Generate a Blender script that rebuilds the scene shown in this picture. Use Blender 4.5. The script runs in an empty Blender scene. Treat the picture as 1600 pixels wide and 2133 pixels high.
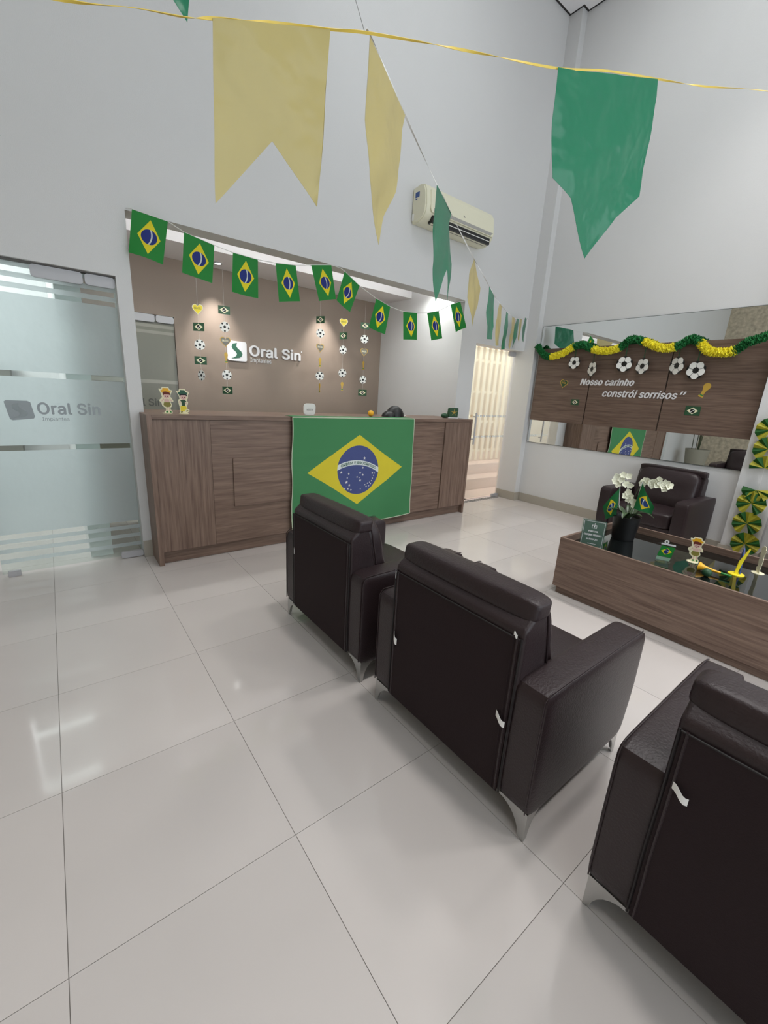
import bpy, bmesh, math, random
from mathutils import Vector, Matrix, noise
random.seed(4)
C = bpy.context.scene.collection
S = bpy.context.scene
PI = math.pi

# ------------------------------------------------------------------ camera, world, exposure, big lights
CAM = (-0.4571, -3.7036, 1.3851); YAW, PITCH, ROLL = 0.66936, -0.272222, 0.057364; FPX = 873.42
def make_camera():
    cy, sy, cp, sp = math.cos(YAW), math.sin(YAW), math.cos(PITCH), math.sin(PITCH)
    f = Vector((sy*cp, cy*cp, sp)); r = Vector((cy, -sy, 0)); u = r.cross(f)
    r2 = r*math.cos(ROLL)+u*math.sin(ROLL); u2 = -r*math.sin(ROLL)+u*math.cos(ROLL)
    cd = bpy.data.cameras.new('camera'); co = bpy.data.objects.new('camera', cd); C.objects.link(co)
    cd.sensor_fit = 'HORIZONTAL'; cd.sensor_width = 36; cd.lens = 36*FPX/1600; cd.clip_start = 0.02; cd.clip_end = 200
    m = Matrix.Identity(4)
    for i in range(3):
        m[i][0], m[i][1], m[i][2], m[i][3] = r2[i], u2[i], -f[i], CAM[i]
    co.matrix_world = m; S.camera = co
make_camera()
w = bpy.data.worlds.new('world'); S.world = w; w.use_nodes = True
w.node_tree.nodes['Background'].inputs[0].default_value = (0.80, 0.88, 1.0, 1)
w.node_tree.nodes['Background'].inputs[1].default_value = 1.6
S.view_settings.view_transform = 'Standard'; S.view_settings.look = 'None'
S.view_settings.gamma = 1; S.view_settings.use_curve_mapping = False
S.view_settings.exposure = -0.22
S.cycles.max_bounces = 8; S.cycles.diffuse_bounces = 5; S.cycles.glossy_bounces = 5; S.cycles.transmission_bounces = 8
S.cycles.transparent_max_bounces = 12; S.cycles.sample_clamp_indirect = 6; S.cycles.caustics_reflective = False; S.cycles.caustics_refractive = False

def lamp(name, kind, loc, energy, color=(1,1,1), rot=(0,0,0), size=1, size_y=None, spot=None, blend=.6, radius=.03):
    l = bpy.data.lights.new(name, kind); l.energy = energy; l.color = color
    if kind == 'AREA':
        l.shape = 'RECTANGLE'; l.size = size; l.size_y = size_y or size
    else: l.shadow_soft_size = radius
    if spot: l.spot_size = spot; l.spot_blend = blend
    o = bpy.data.objects.new(name, l); C.objects.link(o); o.location = loc; o.rotation_euler = rot
    return o
# room extents
XL, XR, XM, YR, ZC = -3.0, 4.75, 4.849, -6.2, 5.64
# daylight entering through the street-side glazing behind the camera
lamp('street_daylight', 'AREA', (1.9, YR+0.12, 2.2), 70, (0.95, 0.97, 1.0), (PI/2, 0, 0), 4.6, 3.6)
# unseen ceiling panels, added and placed to light the floor
CEIL_PANELS = [(-1.2,-2.9),(1.2,-2.9),(3.6,-2.9),(-1.2,-4.9),(1.2,-4.9),(3.6,-4.9)]
for i, (x, y) in enumerate(CEIL_PANELS):
    lamp('added_panel_light', 'SPOT', (x, y, ZC-.06), (70, 250, 440)[i % 3], (1.0, 0.98, 0.965), (0,0,0), spot=math.radians(105), blend=1, radius=.25)
# ceiling spots turned towards the walls
WASH = [(2.0,-2.35),(2.5,-2.35)]
def aim(a, b): return (Vector(b)-Vector(a)).to_track_quat('-Z','Y').to_euler()
for (x, y), tgt, e_ in zip(WASH, ((2.3,0,4.7),(4.85,-1.7,4.5)), (65, 105)):
    lamp('wall_spot_light', 'SPOT', (x, y, ZC-.10), e_, (0.95,1.0,1.0), aim((x,y,ZC-.10), tgt), spot=math.radians(75), blend=1, radius=.05)
# niche lamps
NICHE_FRONT = [(0.25,.40),(1.43,.40),(2.45,.40),(3.25,.36)]
NICHE_REAR = [(1.12,1.36),(2.50,1.36)]
for x, y in NICHE_FRONT:
    lamp('niche_front_light', 'SPOT', (x, y, 2.725), 22, (0.96,1.0,0.97), (0,0,0), spot=math.radians(150), blend=.5, radius=.035)
for x, y in NICHE_REAR:
    lamp('niche_rear_light', 'SPOT', (x, y, 2.60), 105, (1.0,0.98,0.94), (math.radians(8),0,0), spot=math.radians(66), blend=.9, radius=.03)
lamp('niche_cove_strip', 'AREA', (1.65, .22, 2.60), 16, (0.97,1.0,0.98), (math.radians(180-12),0,0), 3.3, .03)
# added area light behind the frosted door, daylight in the yard
lamp('side_room_light', 'AREA', (-1.4, 1.4, 2.72), 62, (0.93,0.98,1.0), (0,0,0), 1.8, 1.6)
lamp('yard_daylight', 'AREA', (5.4, .85, 3.4), 110, (1.0,0.90,0.82), (math.radians(8),0,0), 2.6, .6)

# ------------------------------------------------------------------ materials
def srgb(r, g, b):
    f = lambda c: (c/255/12.92) if c/255 <= .04045 else ((c/255+.055)/1.055)**2.4
    return (f(r), f(g), f(b), 1)
def mat(name, col, rough=.5, metal=0, spec=.5, bump=None, bscale=60, var=None, vscale=3, alpha=None, trans=0, coat=0):
    m = bpy.data.materials.new(name); m.use_nodes = True; nt = m.node_tree; N = nt.nodes; b = N['Principled BSDF']
    b.inputs['Base Color'].default_value = col if len(col) == 4 else (*col, 1)
    b.inputs['Roughness'].default_value = rough; b.inputs['Metallic'].default_value = metal
    b.inputs['Specular IOR Level'].default_value = spec; b.inputs['Transmission Weight'].default_value = trans
    b.inputs['Coat Weight'].default_value = coat; b.inputs['Coat Roughness'].default_value = .08
    tc = N.new('ShaderNodeTexCoord')
    nz = N.new('ShaderNodeTexNoise'); nz.inputs['Scale'].default_value = bscale; nz.inputs['Detail'].default_value = 4
    nt.links.new(tc.outputs['Object'], nz.inputs['Vector'])
    if bump:
        bp = N.new('ShaderNodeBump'); bp.inputs['Strength'].default_value = bump; bp.inputs['Distance'].default_value = .004
        nt.links.new(nz.outputs['Fac'], bp.inputs['Height']); nt.links.new(bp.outputs['Normal'], b.inputs['Normal'])
    v = var if var is not None else .04
    n2 = N.new('ShaderNodeTexNoise'); n2.inputs['Scale'].default_value = vscale; n2.inputs['Detail'].default_value = 3
    nt.links.new(tc.outputs['Object'], n2.inputs['Vector'])
    hs = N.new('ShaderNodeHueSaturation'); hs.inputs['Color'].default_value = b.inputs['Base Color'].default_value
    mr = N.new('ShaderNodeMapRange'); mr.inputs['To Min'].default_value = 1-v; mr.inputs['To Max'].default_value = 1+v
    nt.links.new(n2.outputs['Fac'], mr.inputs['Value']); nt.links.new(mr.outputs['Result'], hs.inputs['Value'])
    nt.links.new(hs.outputs['Color'], b.inputs['Base Color'])
    if alpha is not None: b.inputs['Alpha'].default_value = alpha
    return m
def wood(name, axis, tone=1.0):
    # brown laminate, fine streaky grain running along one axis
    m = bpy.data.materials.new(name); m.use_nodes = True; nt = m.node_tree; N = nt.nodes; b = N['Principled BSDF']; L = nt.links.new
    b.inputs['Roughness'].default_value = .42; b.inputs['Specular IOR Level'].default_value = .35
    tc = N.new('ShaderNodeTexCoord'); mp = N.new('ShaderNodeMapping'); L(tc.outputs['Object'], mp.inputs['Vector'])
    sc = [14.0, 14.0, 14.0]; sc[axis] = .7; mp.inputs['Scale'].default_value = sc
    n1 = N.new('ShaderNodeTexNoise'); n1.inputs['Scale'].default_value = 3.2; n1.inputs['Detail'].default_value = 7; n1.inputs['Distortion'].default_value = .5
    L(mp.outputs['Vector'], n1.inputs['Vector'])
    mp2 = N.new('ShaderNodeMapping'); s2 = [70.0, 70.0, 70.0]; s2[axis] = 2.5; mp2.inputs['Scale'].default_value = s2
    L(tc.outputs['Object'], mp2.inputs['Vector'])
    n2 = N.new('ShaderNodeTexNoise'); n2.inputs['Scale'].default_value = 2; n2.inputs['Detail'].default_value = 4; L(mp2.outputs['Vector'], n2.inputs['Vector'])
    mx = N.new('ShaderNodeMath'); mx.operation = 'MULTIPLY_ADD'; mx.inputs[1].default_value = .45; L(n2.outputs['Fac'], mx.inputs[0]); 
    ml = N.new('ShaderNodeMath'); ml.operation = 'MULTIPLY'; ml.inputs[1].default_value = .6; L(n1.outputs['Fac'], ml.inputs[0]); L(ml.outputs[0], mx.inputs[2])
    cr = N.new('ShaderNodeValToRGB'); e = cr.color_ramp.elements
    t = lambda c: tuple(v*tone for v in c[:3])+(1,)
    e[0].position = .36; e[0].color = t(srgb(98, 78, 68)); e[1].position = .68; e[1].color = t(srgb(136, 114, 101))
    x = e.new(.52); x.color = t(srgb(120, 99, 87))
    L(mx.outputs[0], cr.inputs['Fac']); L(cr.outputs['Color'], b.inputs['Base Color'])
    bp = N.new('ShaderNodeBump'); bp.inputs['Strength'].default_value = .15; bp.inputs['Distance'].default_value = .002
    L(n2.outputs['Fac'], bp.inputs['Height']); L(bp.outputs['Normal'], b.inputs['Normal'])
    return m
def emis(name, col, st):
    m = bpy.data.materials.new(name); m.use_nodes = True; nt = m.node_tree; b = nt.nodes['Principled BSDF']
    b.inputs['Emission Color'].default_value = (*col, 1); b.inputs['Emission Strength'].default_value = st; b.inputs['Base Color'].default_value = (.9,.9,.9,1)
    return m
M = {}
M['wall'] = mat('wall_paint', srgb(216,216,216), .62, bump=.25, bscale=220, var=.015)
M['ceil'] = mat('ceiling_paint', srgb(238,236,238), .7, var=.01)
M['shadowgap'] = mat('ceiling_gap', srgb(110,108,106), .8)
M['skirt'] = mat('skirting_porcelain', srgb(172,166,154), .3, var=.05)
M['brownwall'] = mat('taupe_wall', srgb(134,119,107), .55, bump=.2, bscale=200, var=.02)
M['grout'] = mat('grout', srgb(128,122,116), .7)
M['wood_x'] = wood('laminate_grain_x', 0); M['wood_y'] = wood('laminate_grain_y', 1); M['wood_z'] = wood('laminate_grain_z', 2)
M['wood_yd'] = wood('laminate_panel', 1, .80)
M['leather'] = mat('dark_brown_leather', srgb(45,34,36), .38, spec=.38, bump=.35, bscale=140, var=.12, vscale=6)
M['backcloth'] = mat('dark_rear_cloth', srgb(41,30,32), .75, spec=.2, bump=.3, bscale=300, var=.08)
M['seam'] = mat('seam_black', srgb(20,14,15), .6)
M['metal'] = mat('brushed_metal', srgb(190,190,188), .32, metal=1, bump=.1, bscale=150)
M['chrome'] = mat('satin_fitting', srgb(182,181,184), .4, metal=.15)
M['tag'] = mat('white_tag', srgb(246,246,244), .7)
M['mirror'] = mat('mirror_silver', (.86,.88,.87), .0, metal=1, var=0)
M['mirroredge'] = mat('mirror_edge', srgb(90,95,90), .3)
M['white'] = mat('white_plastic', srgb(238,238,234), .35)
M['letter'] = mat('white_letter', srgb(225,224,226), .4)
M['darkgreen'] = mat('dark_green_print', srgb(40,92,70), .5)
M['acbody'] = mat('aged_white_plastic', srgb(232,229,205), .38, var=.02)
M['acgrey'] = mat('grey_strip', srgb(165,163,158), .4)
M['black'] = mat('black_plastic', srgb(16,16,17), .4)
M['potblack'] = mat('black_pot', srgb(14,14,15), .45)
M['blue'] = mat('blue_print', srgb(60,90,150), .5)
M['greenp'] = mat('green_print', srgb(48,130,62), .5)
M['yellowp'] = mat('yellow_print', srgb(236,215,62), .5)
M['navy'] = mat('navy_print', srgb(52,66,128), .5)
M['olive'] = mat('olive_print', srgb(140,132,62), .5)
M['deepgreen'] = mat('deep_green_print', srgb(38,78,50), .5)
M['cream'] = mat('cream_print', srgb(240,234,200), .5)
M['skin'] = mat('skin_tone_print', srgb(228,190,180), .6)
M['brownhair'] = mat('brown_print', srgb(110,45,35), .6)
M['grey'] = mat('grey_print', srgb(120,118,112), .6)
M['gold'] = mat('gold_print', srgb(196,160,66), .45)
M['yellowpl'] = mat('yellow_plastic', srgb(240,220,40), .35)
M['orange'] = mat('orange_yellow_plastic', srgb(238,178,40), .35)
M['bluepl'] = mat('blue_plastic', srgb(40,75,150), .35)
M['cordw'] = mat('white_cord', srgb(225,225,222), .6)
M['cordy'] = mat('yellow_ribbon', srgb(225,195,85), .5)
M['leaf'] = mat('dark_leaf', srgb(62,84,52), .4, var=.2, vscale=20)
M['stem'] = mat('orchid_stem', srgb(58,66,40), .5)
M['petal'] = mat('white_petal', srgb(236,236,214), .6, var=.04)
M['tissueg'] = mat('green_tissue', srgb(26,118,58), .75, bump=.5, bscale=40, var=.25, vscale=30)
M['tissuey'] = mat('yellow_tissue', srgb(252,240,60), .75, bump=.3, bscale=40, var=.08, vscale=30)
M['stone'] = mat('travertine', srgb(190,178,156), .5, bump=.8, bscale=9, var=.6, vscale=14)
M['planter'] = mat('grey_planter', srgb(150,146,132), .6, bump=.3)
M['soil'] = mat('soil', srgb(50,40,32), .9, bump=.8)
M['tableglass'] = mat('smoked_glass', srgb(14,17,17), .02, spec=.55, coat=0, var=0)
M['step'] = mat('pink_step', srgb(214,186,178), .6, bump=.3)
M['gate'] = mat('beige_gate', srgb(238,226,200), .6, var=.05)
M['mat_grey'] = mat('door_grille', srgb(140,138,136), .5)
M['greennotice'] = mat('notice_green', srgb(72,96,84), .5); M['washlens'] = emis('washer_lens', (.97,1,.98), 3); M['fang'] = mat('fan_green', srgb(42,112,44), .6, var=.2, vscale=25); M['fany'] = mat('fan_yellow', srgb(206,200,70), .6, var=.12, vscale=25)
M['lamp'] = emis('lamp_lens', (.97,1,.98), 14); M['panel'] = emis('panel_lens', (1,.99,.97), 5)

def floor_mat():
    m = mat('porcelain_tile', srgb(201,194,190), .07, spec=.55, var=.09, vscale=1.3)
    nt = m.node_tree; N = nt.nodes; b = N['Principled BSDF']; L = nt.links.new
    oi = N.new('ShaderNodeObjectInfo'); hs = N.new('ShaderNodeHueSaturation'); mr = N.new('ShaderNodeMapRange')
    mr.inputs['To Min'].default_value = .975; mr.inputs['To Max'].default_value = 1.02; L(oi.outputs['Random'], mr.inputs['Value']); L(mr.outputs['Result'], hs.inputs['Value'])
    src = b.inputs['Base Color'].links[0].from_socket; L(src, hs.inputs['Color']); L(hs.outputs['Color'], b.inputs['Base Color'])
    n = N.new('ShaderNodeTexNoise'); n.inputs['Scale'].default_value = 2.5; n.inputs['Detail'].default_value = 2
    tc = N.new('ShaderNodeTexCoord'); L(tc.outputs['Object'], n.inputs['Vector'])
    r = N.new('ShaderNodeMapRange'); r.inputs['To Min'].default_value = .05; r.inputs['To Max'].default_value = .12; L(n.outputs['Fac'], r.inputs['Value']); L(r.outputs['Result'], b.inputs['Roughness'])
    bp = N.new('ShaderNodeBump'); bp.inputs['Strength'].default_value = .05; bp.inputs['Distance'].default_value = .004; L(n.outputs['Fac'], bp.inputs['Height']); L(bp.outputs['Normal'], b.inputs['Normal'])
    return m
M['tile'] = floor_mat()
def sheet_mat(name, col, rough, tr, trcol=None):
    # thin plastic or frosted film: part diffuse, part translucent
    m = bpy.data.materials.new(name); m.use_nodes = True; nt = m.node_tree; N = nt.nodes; L = nt.links.new; b = N['Principled BSDF']
    b.inputs['Base Color'].default_value = col; b.inputs['Roughness'].default_value = rough; b.inputs['Specular IOR Level'].default_value = .5
    t = N.new('ShaderNodeBsdfTranslucent'); t.inputs['Color'].default_value = trcol or col
    mx = N.new('ShaderNodeMixShader'); mx.inputs['Fac'].default_value = tr; o = N['Material Output']
    L(b.outputs[0], mx.inputs[1]); L(t.outputs[0], mx.inputs[2]); L(mx.outputs[0], o.inputs['Surface'])
    tc = N.new('ShaderNodeTexCoord'); n = N.new('ShaderNodeTexNoise'); n.inputs['Scale'].default_value = 5; n.inputs['Detail'].default_value = 3
    L(tc.outputs['Object'], n.inputs['Vector']); bp = N.new('ShaderNodeBump'); bp.inputs['Strength'].default_value = .7; bp.inputs['Distance'].default_value = .03
    L(n.outputs['Fac'], bp.inputs['Height']); L(bp.outputs['Normal'], b.inputs['Normal'])
    return m
M['plY'] = sheet_mat('yellow_plastic_sheet', srgb(216,202,142), .2, .42)
M['plG'] = sheet_mat('green_plastic_sheet', srgb(60,150,114), .2, .4)
M['frost'] = sheet_mat('frosted_film', srgb(214,222,224), .38, .6)
M['frostwarm'] = sheet_mat('light_frosted_film', srgb(235,230,220), .5, .8)
def add_transp(m, k):
    nt = m.node_tree; o = nt.nodes['Material Output']; src = o.inputs['Surface'].links[0].from_socket
    t = nt.nodes.new('ShaderNodeBsdfTransparent'); mx = nt.nodes.new('ShaderNodeMixShader'); mx.inputs['Fac'].default_value = k
    nt.links.new(src, mx.inputs[1]); nt.links.new(t.outputs[0], mx.inputs[2]); nt.links.new(mx.outputs[0], o.inputs['Surface'])
add_transp(M['frostwarm'], .42); add_transp(M['frost'], .06)
M['frostunlit'] = mat('unlit_frosted_film', srgb(118,117,106), .35)  # frosted film with the unlit room behind put into its colour
M['frostunlit2'] = mat('unlit_clear_band', srgb(150,148,136), .3)  # clear bands as opaque tone, darkness of the room behind included
def glass_mat(name, tint=(.93,.97,.95), alpha=.12, rough=.02):
    m = bpy.data.materials.new(name); m.use_nodes = True; nt = m.node_tree; N = nt.nodes; L = nt.links.new
    N.remove(N['Principled BSDF']); g = N.new('ShaderNodeBsdfGlossy'); g.inputs['Roughness'].default_value = rough; t = N.new('ShaderNodeBsdfTransparent'); t.inputs['Color'].default_value = (*tint, 1)
    fr = N.new('ShaderNodeFresnel'); fr.inputs['IOR'].default_value = 1.45; mx = N.new('ShaderNodeMixShader')
    gm = N.new('ShaderNodeNewGeometry'); inv = N.new('ShaderNodeMath'); inv.operation = 'SUBTRACT'; inv.inputs[0].default_value = 1; L(gm.outputs['Backfacing'], inv.inputs[1])
    ml = N.new('ShaderNodeMath'); ml.operation = 'MULTIPLY'; L(fr.outputs[0], ml.inputs[0]); L(inv.outputs[0], ml.inputs[1])
    L(ml.outputs[0], mx.inputs['Fac']); L(t.outputs[0], mx.inputs[1]); L(g.outputs[0], mx.inputs[2]); L(mx.outputs[0], N['Material Output'].inputs['Surface'])
    return m
M['glass'] = glass_mat('clear_glass'); M['acryl'] = glass_mat('clear_acrylic', (.9,.97,.95))
M['logogrey'] = mat('grey_translucent_print', srgb(156,164,168), .5)
M['logounlit'] = mat('unlit_translucent_print', srgb(82,82,76), .5)  # same door print, colour darkened for the unlit room behind

def flag_mat(name, g, y, bl, rough=.6, tr=.25, W=1.0):
    # printed flag: rhombus, disc and curved band drawn from UV (u along the flag, v up, aspect 1 : 0.75)
    m = bpy.data.materials.new(name); m.use_nodes = True; nt = m.node_tree; N = nt.nodes; L = nt.links.new; b = N['Principled BSDF']
    uv = N.new('ShaderNodeUVMap'); uv.uv_map = 'UVMap'; sp = N.new('ShaderNodeSeparateXYZ'); L(uv.outputs[0], sp.inputs[0])
    def mth(op, a, b_=None, c=None):
        n = N.new('ShaderNodeMath'); n.operation = op
        for i, v in enumerate((a, b_, c)):
            if v is None: continue
            if isinstance(v, (int, float)): n.inputs[i].default_value = v
            else: L(v, n.inputs[i])
        return n.outputs[0]
    x = mth('SUBTRACT', sp.outputs[0], .502); yy = mth('MULTIPLY', mth('SUBTRACT', sp.outputs[1], .52), .75)
    rh = mth('ADD', mth('DIVIDE', mth('ABSOLUTE', x), .398), mth('DIVIDE', mth('ABSOLUTE', yy), .248))
    inr = mth('LESS_THAN', rh, 1.0)
    d = mth('SQRT', mth('ADD', mth('MULTIPLY', x, x), mth('MULTIPLY', yy, yy))); ind = mth('LESS_THAN', d, .174)
    ax, ay, R = BAND
    dx = mth('SUBTRACT', x, ax); dy = mth('SUBTRACT', yy, ay); dd = mth('SQRT', mth('ADD', mth('MULTIPLY', dx, dx), mth('MULTIPLY', dy, dy)))
    inb = mth('LESS_THAN', mth('ABSOLUTE', mth('SUBTRACT', dd, R)), .0165)
    def mix(f, a, c):
        n = N.new('ShaderNodeMixRGB'); L(f, n.inputs[0])
        for i, v in ((1, a), (2, c)):
            if isinstance(v, tuple): n.inputs[i].default_value = v
            else: L(v, n.inputs[i])
        return n.outputs[0]
    disc = mix(inb, bl, srgb(215,222,222)); c = mix(inr, g, y); c = mix(ind, c, disc)
    L(c, b.inputs['Base Color']); b.inputs['Roughness'].default_value = rough; b.inputs['Specular IOR Level'].default_value = .3
    t = N.new('ShaderNodeBsdfTranslucent'); L(c, t.inputs['Color']); mx = N.new('ShaderNodeMixShader'); mx.inputs['Fac'].default_value = tr
    L(b.outputs[0], mx.inputs[1]); L(t.outputs[0], mx.inputs[2]); L(mx.outputs[0], N['Material Output'].inputs['Surface'])
    wv = N.new('ShaderNodeTexNoise'); wv.inputs['Scale'].default_value = 350; tc = N.new('ShaderNodeTexCoord'); L(tc.outputs['Object'], wv.inputs['Vector'])
    bp = N.new('ShaderNodeBump'); bp.inputs['Strength'].default_value = .15; bp.inputs['Distance'].default_value = .002; L(wv.outputs['Fac'], bp.inputs['Height']); L(bp.outputs['Normal'], b.inputs['Normal'])
    return m
def circ3(p1, p2, p3):
    (x1,y1),(x2,y2),(x3,y3) = p1,p2,p3
    d = 2*(x1*(y2-y3)+x2*(y3-y1)+x3*(y1-y2))
    ux = ((x1*x1+y1*y1)*(y2-y3)+(x2*x2+y2*y2)*(y3-y1)+(x3*x3+y3*y3)*(y1-y2))/d
    uy = ((x1*x1+y1*y1)*(x3-x2)+(x2*x2+y2*y2)*(x1-x3)+(x3*x3+y3*y3)*(x2-x1))/d
    return ux, uy, math.hypot(x1-ux, y1-uy)
BAND = circ3((-.169,.023), (-.019,.055), (.174,-.006))
M['flag'] = flag_mat('cotton_flag', srgb(70,132,86), srgb(214,198,56), srgb(74,84,134), .85, .0)
M['miniflag'] = flag_mat('paper_flag', srgb(46,150,66), srgb(240,228,48), srgb(40,58,140), .5, .3)
M['sleeveflag'] = flag_mat('plastic_flag', srgb(38,112,62), srgb(226,200,50), srgb(40,66,120), .25, .2)
M['smallflag'] = flag_mat('card_flag', srgb(52,92,52), srgb(222,214,110), srgb(50,54,56), .5, 0)

# ------------------------------------------------------------------ builders
WM = {}
def wm(o): return WM.get(o.name, Matrix.Identity(4)) if o else Matrix.Identity(4)
def thing(name, label, cat, loc=(0,0,0), rz=0, group=None, kind=None):
    o = bpy.data.objects.new(name, None); C.objects.link(o); o.location = loc; o.rotation_euler = (0,0,rz); o.empty_display_size = .1
    WM[o.name] = Matrix.Translation(loc) @ Matrix.Rotation(rz, 4, 'Z')
    if kind: o['kind'] = kind
    else: o['label'] = label; o['category'] = cat
    if group: o['group'] = group
    return o
def tag(o, label, cat, group=None):
    o['label'] = label; o['category'] = cat
    if group: o['group'] = group
    return o
def obj(name, bm, m, parent=None, local=False, smooth=35, label=None):
    """link bm as one mesh; bm is in world coordinates unless local"""
    if parent is not None and not local:
        bm.transform(wm(parent).inverted())
    me = bpy.data.meshes.new(name); bm.to_mesh(me); bm.free()
    ms = m if isinstance(m, (list, tuple)) else [m]
    for x in ms: me.materials.append(x)
    if smooth:
        for p in me.polygons: p.use_smooth = True
        me.set_sharp_from_angle(angle=math.radians(smooth))
    o = bpy.data.objects.new(name, me); C.objects.link(o)
    if smooth == 35 and len(me.polygons) < 1500:
        wn_ = o.modifiers.new('weighted_normals', 'WEIGHTED_NORMAL'); wn_.keep_sharp = True
    if parent is not None:
        o.parent = parent; WM[o.name] = wm(parent)
    if label: o['label'] = label
    return o
def struct(name, bm, m, parent=None):
    o = obj(name, bm, m, parent)
    if parent is None: o['kind'] = 'structure'
    return o
def box(x0, x1, y0, y1, z0, z1, bev=0, seg=2, bm=None):
    b = bm or bmesh.new()
    r = bmesh.ops.create_cube(b, size=1); vs = r['verts']
    for v in vs:
        v.co = Vector(((x0+x1)/2+v.co.x*(x1-x0), (y0+y1)/2+v.co.y*(y1-y0), (z0+z1)/2+v.co.z*(z1-z0)))
    if bev:
        es = list({e for v in vs for e in v.link_edges})
        bmesh.ops.bevel(b, geom=es, offset=bev, segments=seg, profile=.5, affect='EDGES')
    return b
def puff(x0, x1, y0, y1, z0, z1, p=8, cuts=9, bulge=(0,0,0), bm=None):
    """soft upholstery block: superellipsoid-rounded box, faces bulged outwards"""
    t = bmesh.new(); bmesh.ops.create_cube(t, size=2)
    bmesh.ops.subdivide_edges(t, edges=t.edges[:], cuts=cuts, use_grid_fill=True)
    for v in t.verts:
        c = v.co.copy()
        # concentrate vertices near edges
        c = Vector([math.copysign(abs(a)**.6, a) for a in c])
        k = (abs(c.x)**p+abs(c.y)**p+abs(c.z)**p)**(1/p); q = c/k
        f = Vector(((1-min(1,abs(q.y))**2)*(1-min(1,abs(q.z))**2)*bulge[0]*q.x, (1-min(1,abs(q.x))**2)*(1-min(1,abs(q.z))**2)*bulge[1]*q.y, (1-min(1,abs(q.x))**2)*(1-min(1,abs(q.y))**2)*bulge[2]*q.z))
        v.co = Vector(((x0+x1)/2+q.x*(x1-x0)/2, (y0+y1)/2+q.y*(y1-y0)/2, (z0+z1)/2+q.z*(z1-z0)/2))+f
    if bm is None: return t
    me = bpy.data.meshes.new('t'); t.to_mesh(me); t.free(); bm.from_mesh(me); bpy.data.meshes.remove(me); return bm
def frame(o, X, Y):
    X = Vector(X).normalized(); Y = Vector(Y).normalized(); Z = X.cross(Y); m = Matrix.Identity(4)
    for i in range(3): m[i][0], m[i][1], m[i][2], m[i][3] = X[i], Y[i], Z[i], o[i]
    return m
def FY(x, y, z): return frame((x,y,z), (1,0,0), (0,0,1))        # facing -y
def FX(x, y, z): return frame((x,y,z), (0,-1,0), (0,0,1))       # facing -x
def prism(pts, th, mtx=None, bm=None, back=True, bev=0):
    """flat shape pts (x,y) with thickness th, front face at z=th (normal +z)"""
    b = bmesh.new()
    vs = [b.verts.new((x, y, th)) for x, y in pts]
    f = b.faces.new(vs)
    b.normal_update()
    if f.normal.z < 0: f.normal_flip()
    r = bmesh.ops.extrude_face_region(b, geom=[f])
    nv = [g for g in r['geom'] if isinstance(g, bmesh.types.BMVert)]
    for v in nv: v.co.z = th
    for v in vs: v.co.z = 0
    bmesh.ops.recalc_face_normals(b, faces=b.faces[:])
    if bev: bmesh.ops.bevel(b, geom=b.edges[:], offset=bev, segments=2, affect='EDGES')
    if mtx is not None: b.transform(mtx)
    if bm is not None:
        me = bpy.data.meshes.new('t'); b.to_mesh(me); b.free(); bm.from_mesh(me); bpy.data.meshes.remove(me); return bm
    return b
def tube(pts, r, n=6, bm=None, closed=False):
    b = bm or bmesh.new(); rings = []
    P = [Vector(p) for p in pts]
    rr = r if isinstance(r, (list, tuple)) else [r]*len(P)
    up = None
    for i, p in enumerate(P):
        t = (P[min(i+1,len(P)-1)]-P[max(i-1,0)]).normalized()
        if up is None: up = Vector((0,0,1)) if abs(t.z) < .9 else Vector((1,0,0))
        s = t.cross(up).normalized(); up = s.cross(t).normalized()
        rings.append([b.verts.new(p+(s*math.cos(2*PI*k/n)+up*math.sin(2*PI*k/n))*rr[i]) for k in range(n)])
    for a, c in zip(rings, rings[1:]):
        for k in range(n): b.faces.new((a[k], a[(k+1)%n], c[(k+1)%n], c[k]))
    b.faces.new(rings[0][::-1]); b.faces.new(rings[-1]); bmesh.ops.recalc_face_normals(b, faces=b.faces[:])
    return b
def lathe(prof, c, n=32, bm=None):
    b = bm or bmesh.new(); rings = []
    for r, z in prof:
        rings.append([b.verts.new((c[0]+max(r,1e-4)*math.cos(2*PI*k/n), c[1]+max(r,1e-4)*math.sin(2*PI*k/n), c[2]+z)) for k in range(n)])
    for a, d in zip(rings, rings[1:]):
        for k in range(n): b.faces.new((a[k], a[(k+1)%n], d[(k+1)%n], d[k]))
    b.faces.new(rings[0][::-1]); b.faces.new(rings[-1]); bmesh.ops.recalc_face_normals(b, faces=b.faces[:])
    return b
def smoothline(pts, n=8):
    P = [Vector(p) for p in pts]; out = []
    for i in range(len(P)-1):
        a, b, c, d = P[max(i-1,0)], P[i], P[i+1], P[min(i+2,len(P)-1)]
        for k in range(n):
            t = k/n; out.append(.5*((2*b)+(c-a)*t+(2*a-5*b+4*c-d)*t*t+(3*b-a-3*c+d)*t**3))
    out.append(P[-1]); return out
def ui_font():
    import os
    try:
        f = bpy.data.fonts.load(os.path.join(bpy.utils.resource_path('LOCAL'), 'datafiles', 'fonts', 'Inter.woff2'))
        return f
    except Exception: return None
FONT = ui_font()
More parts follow.
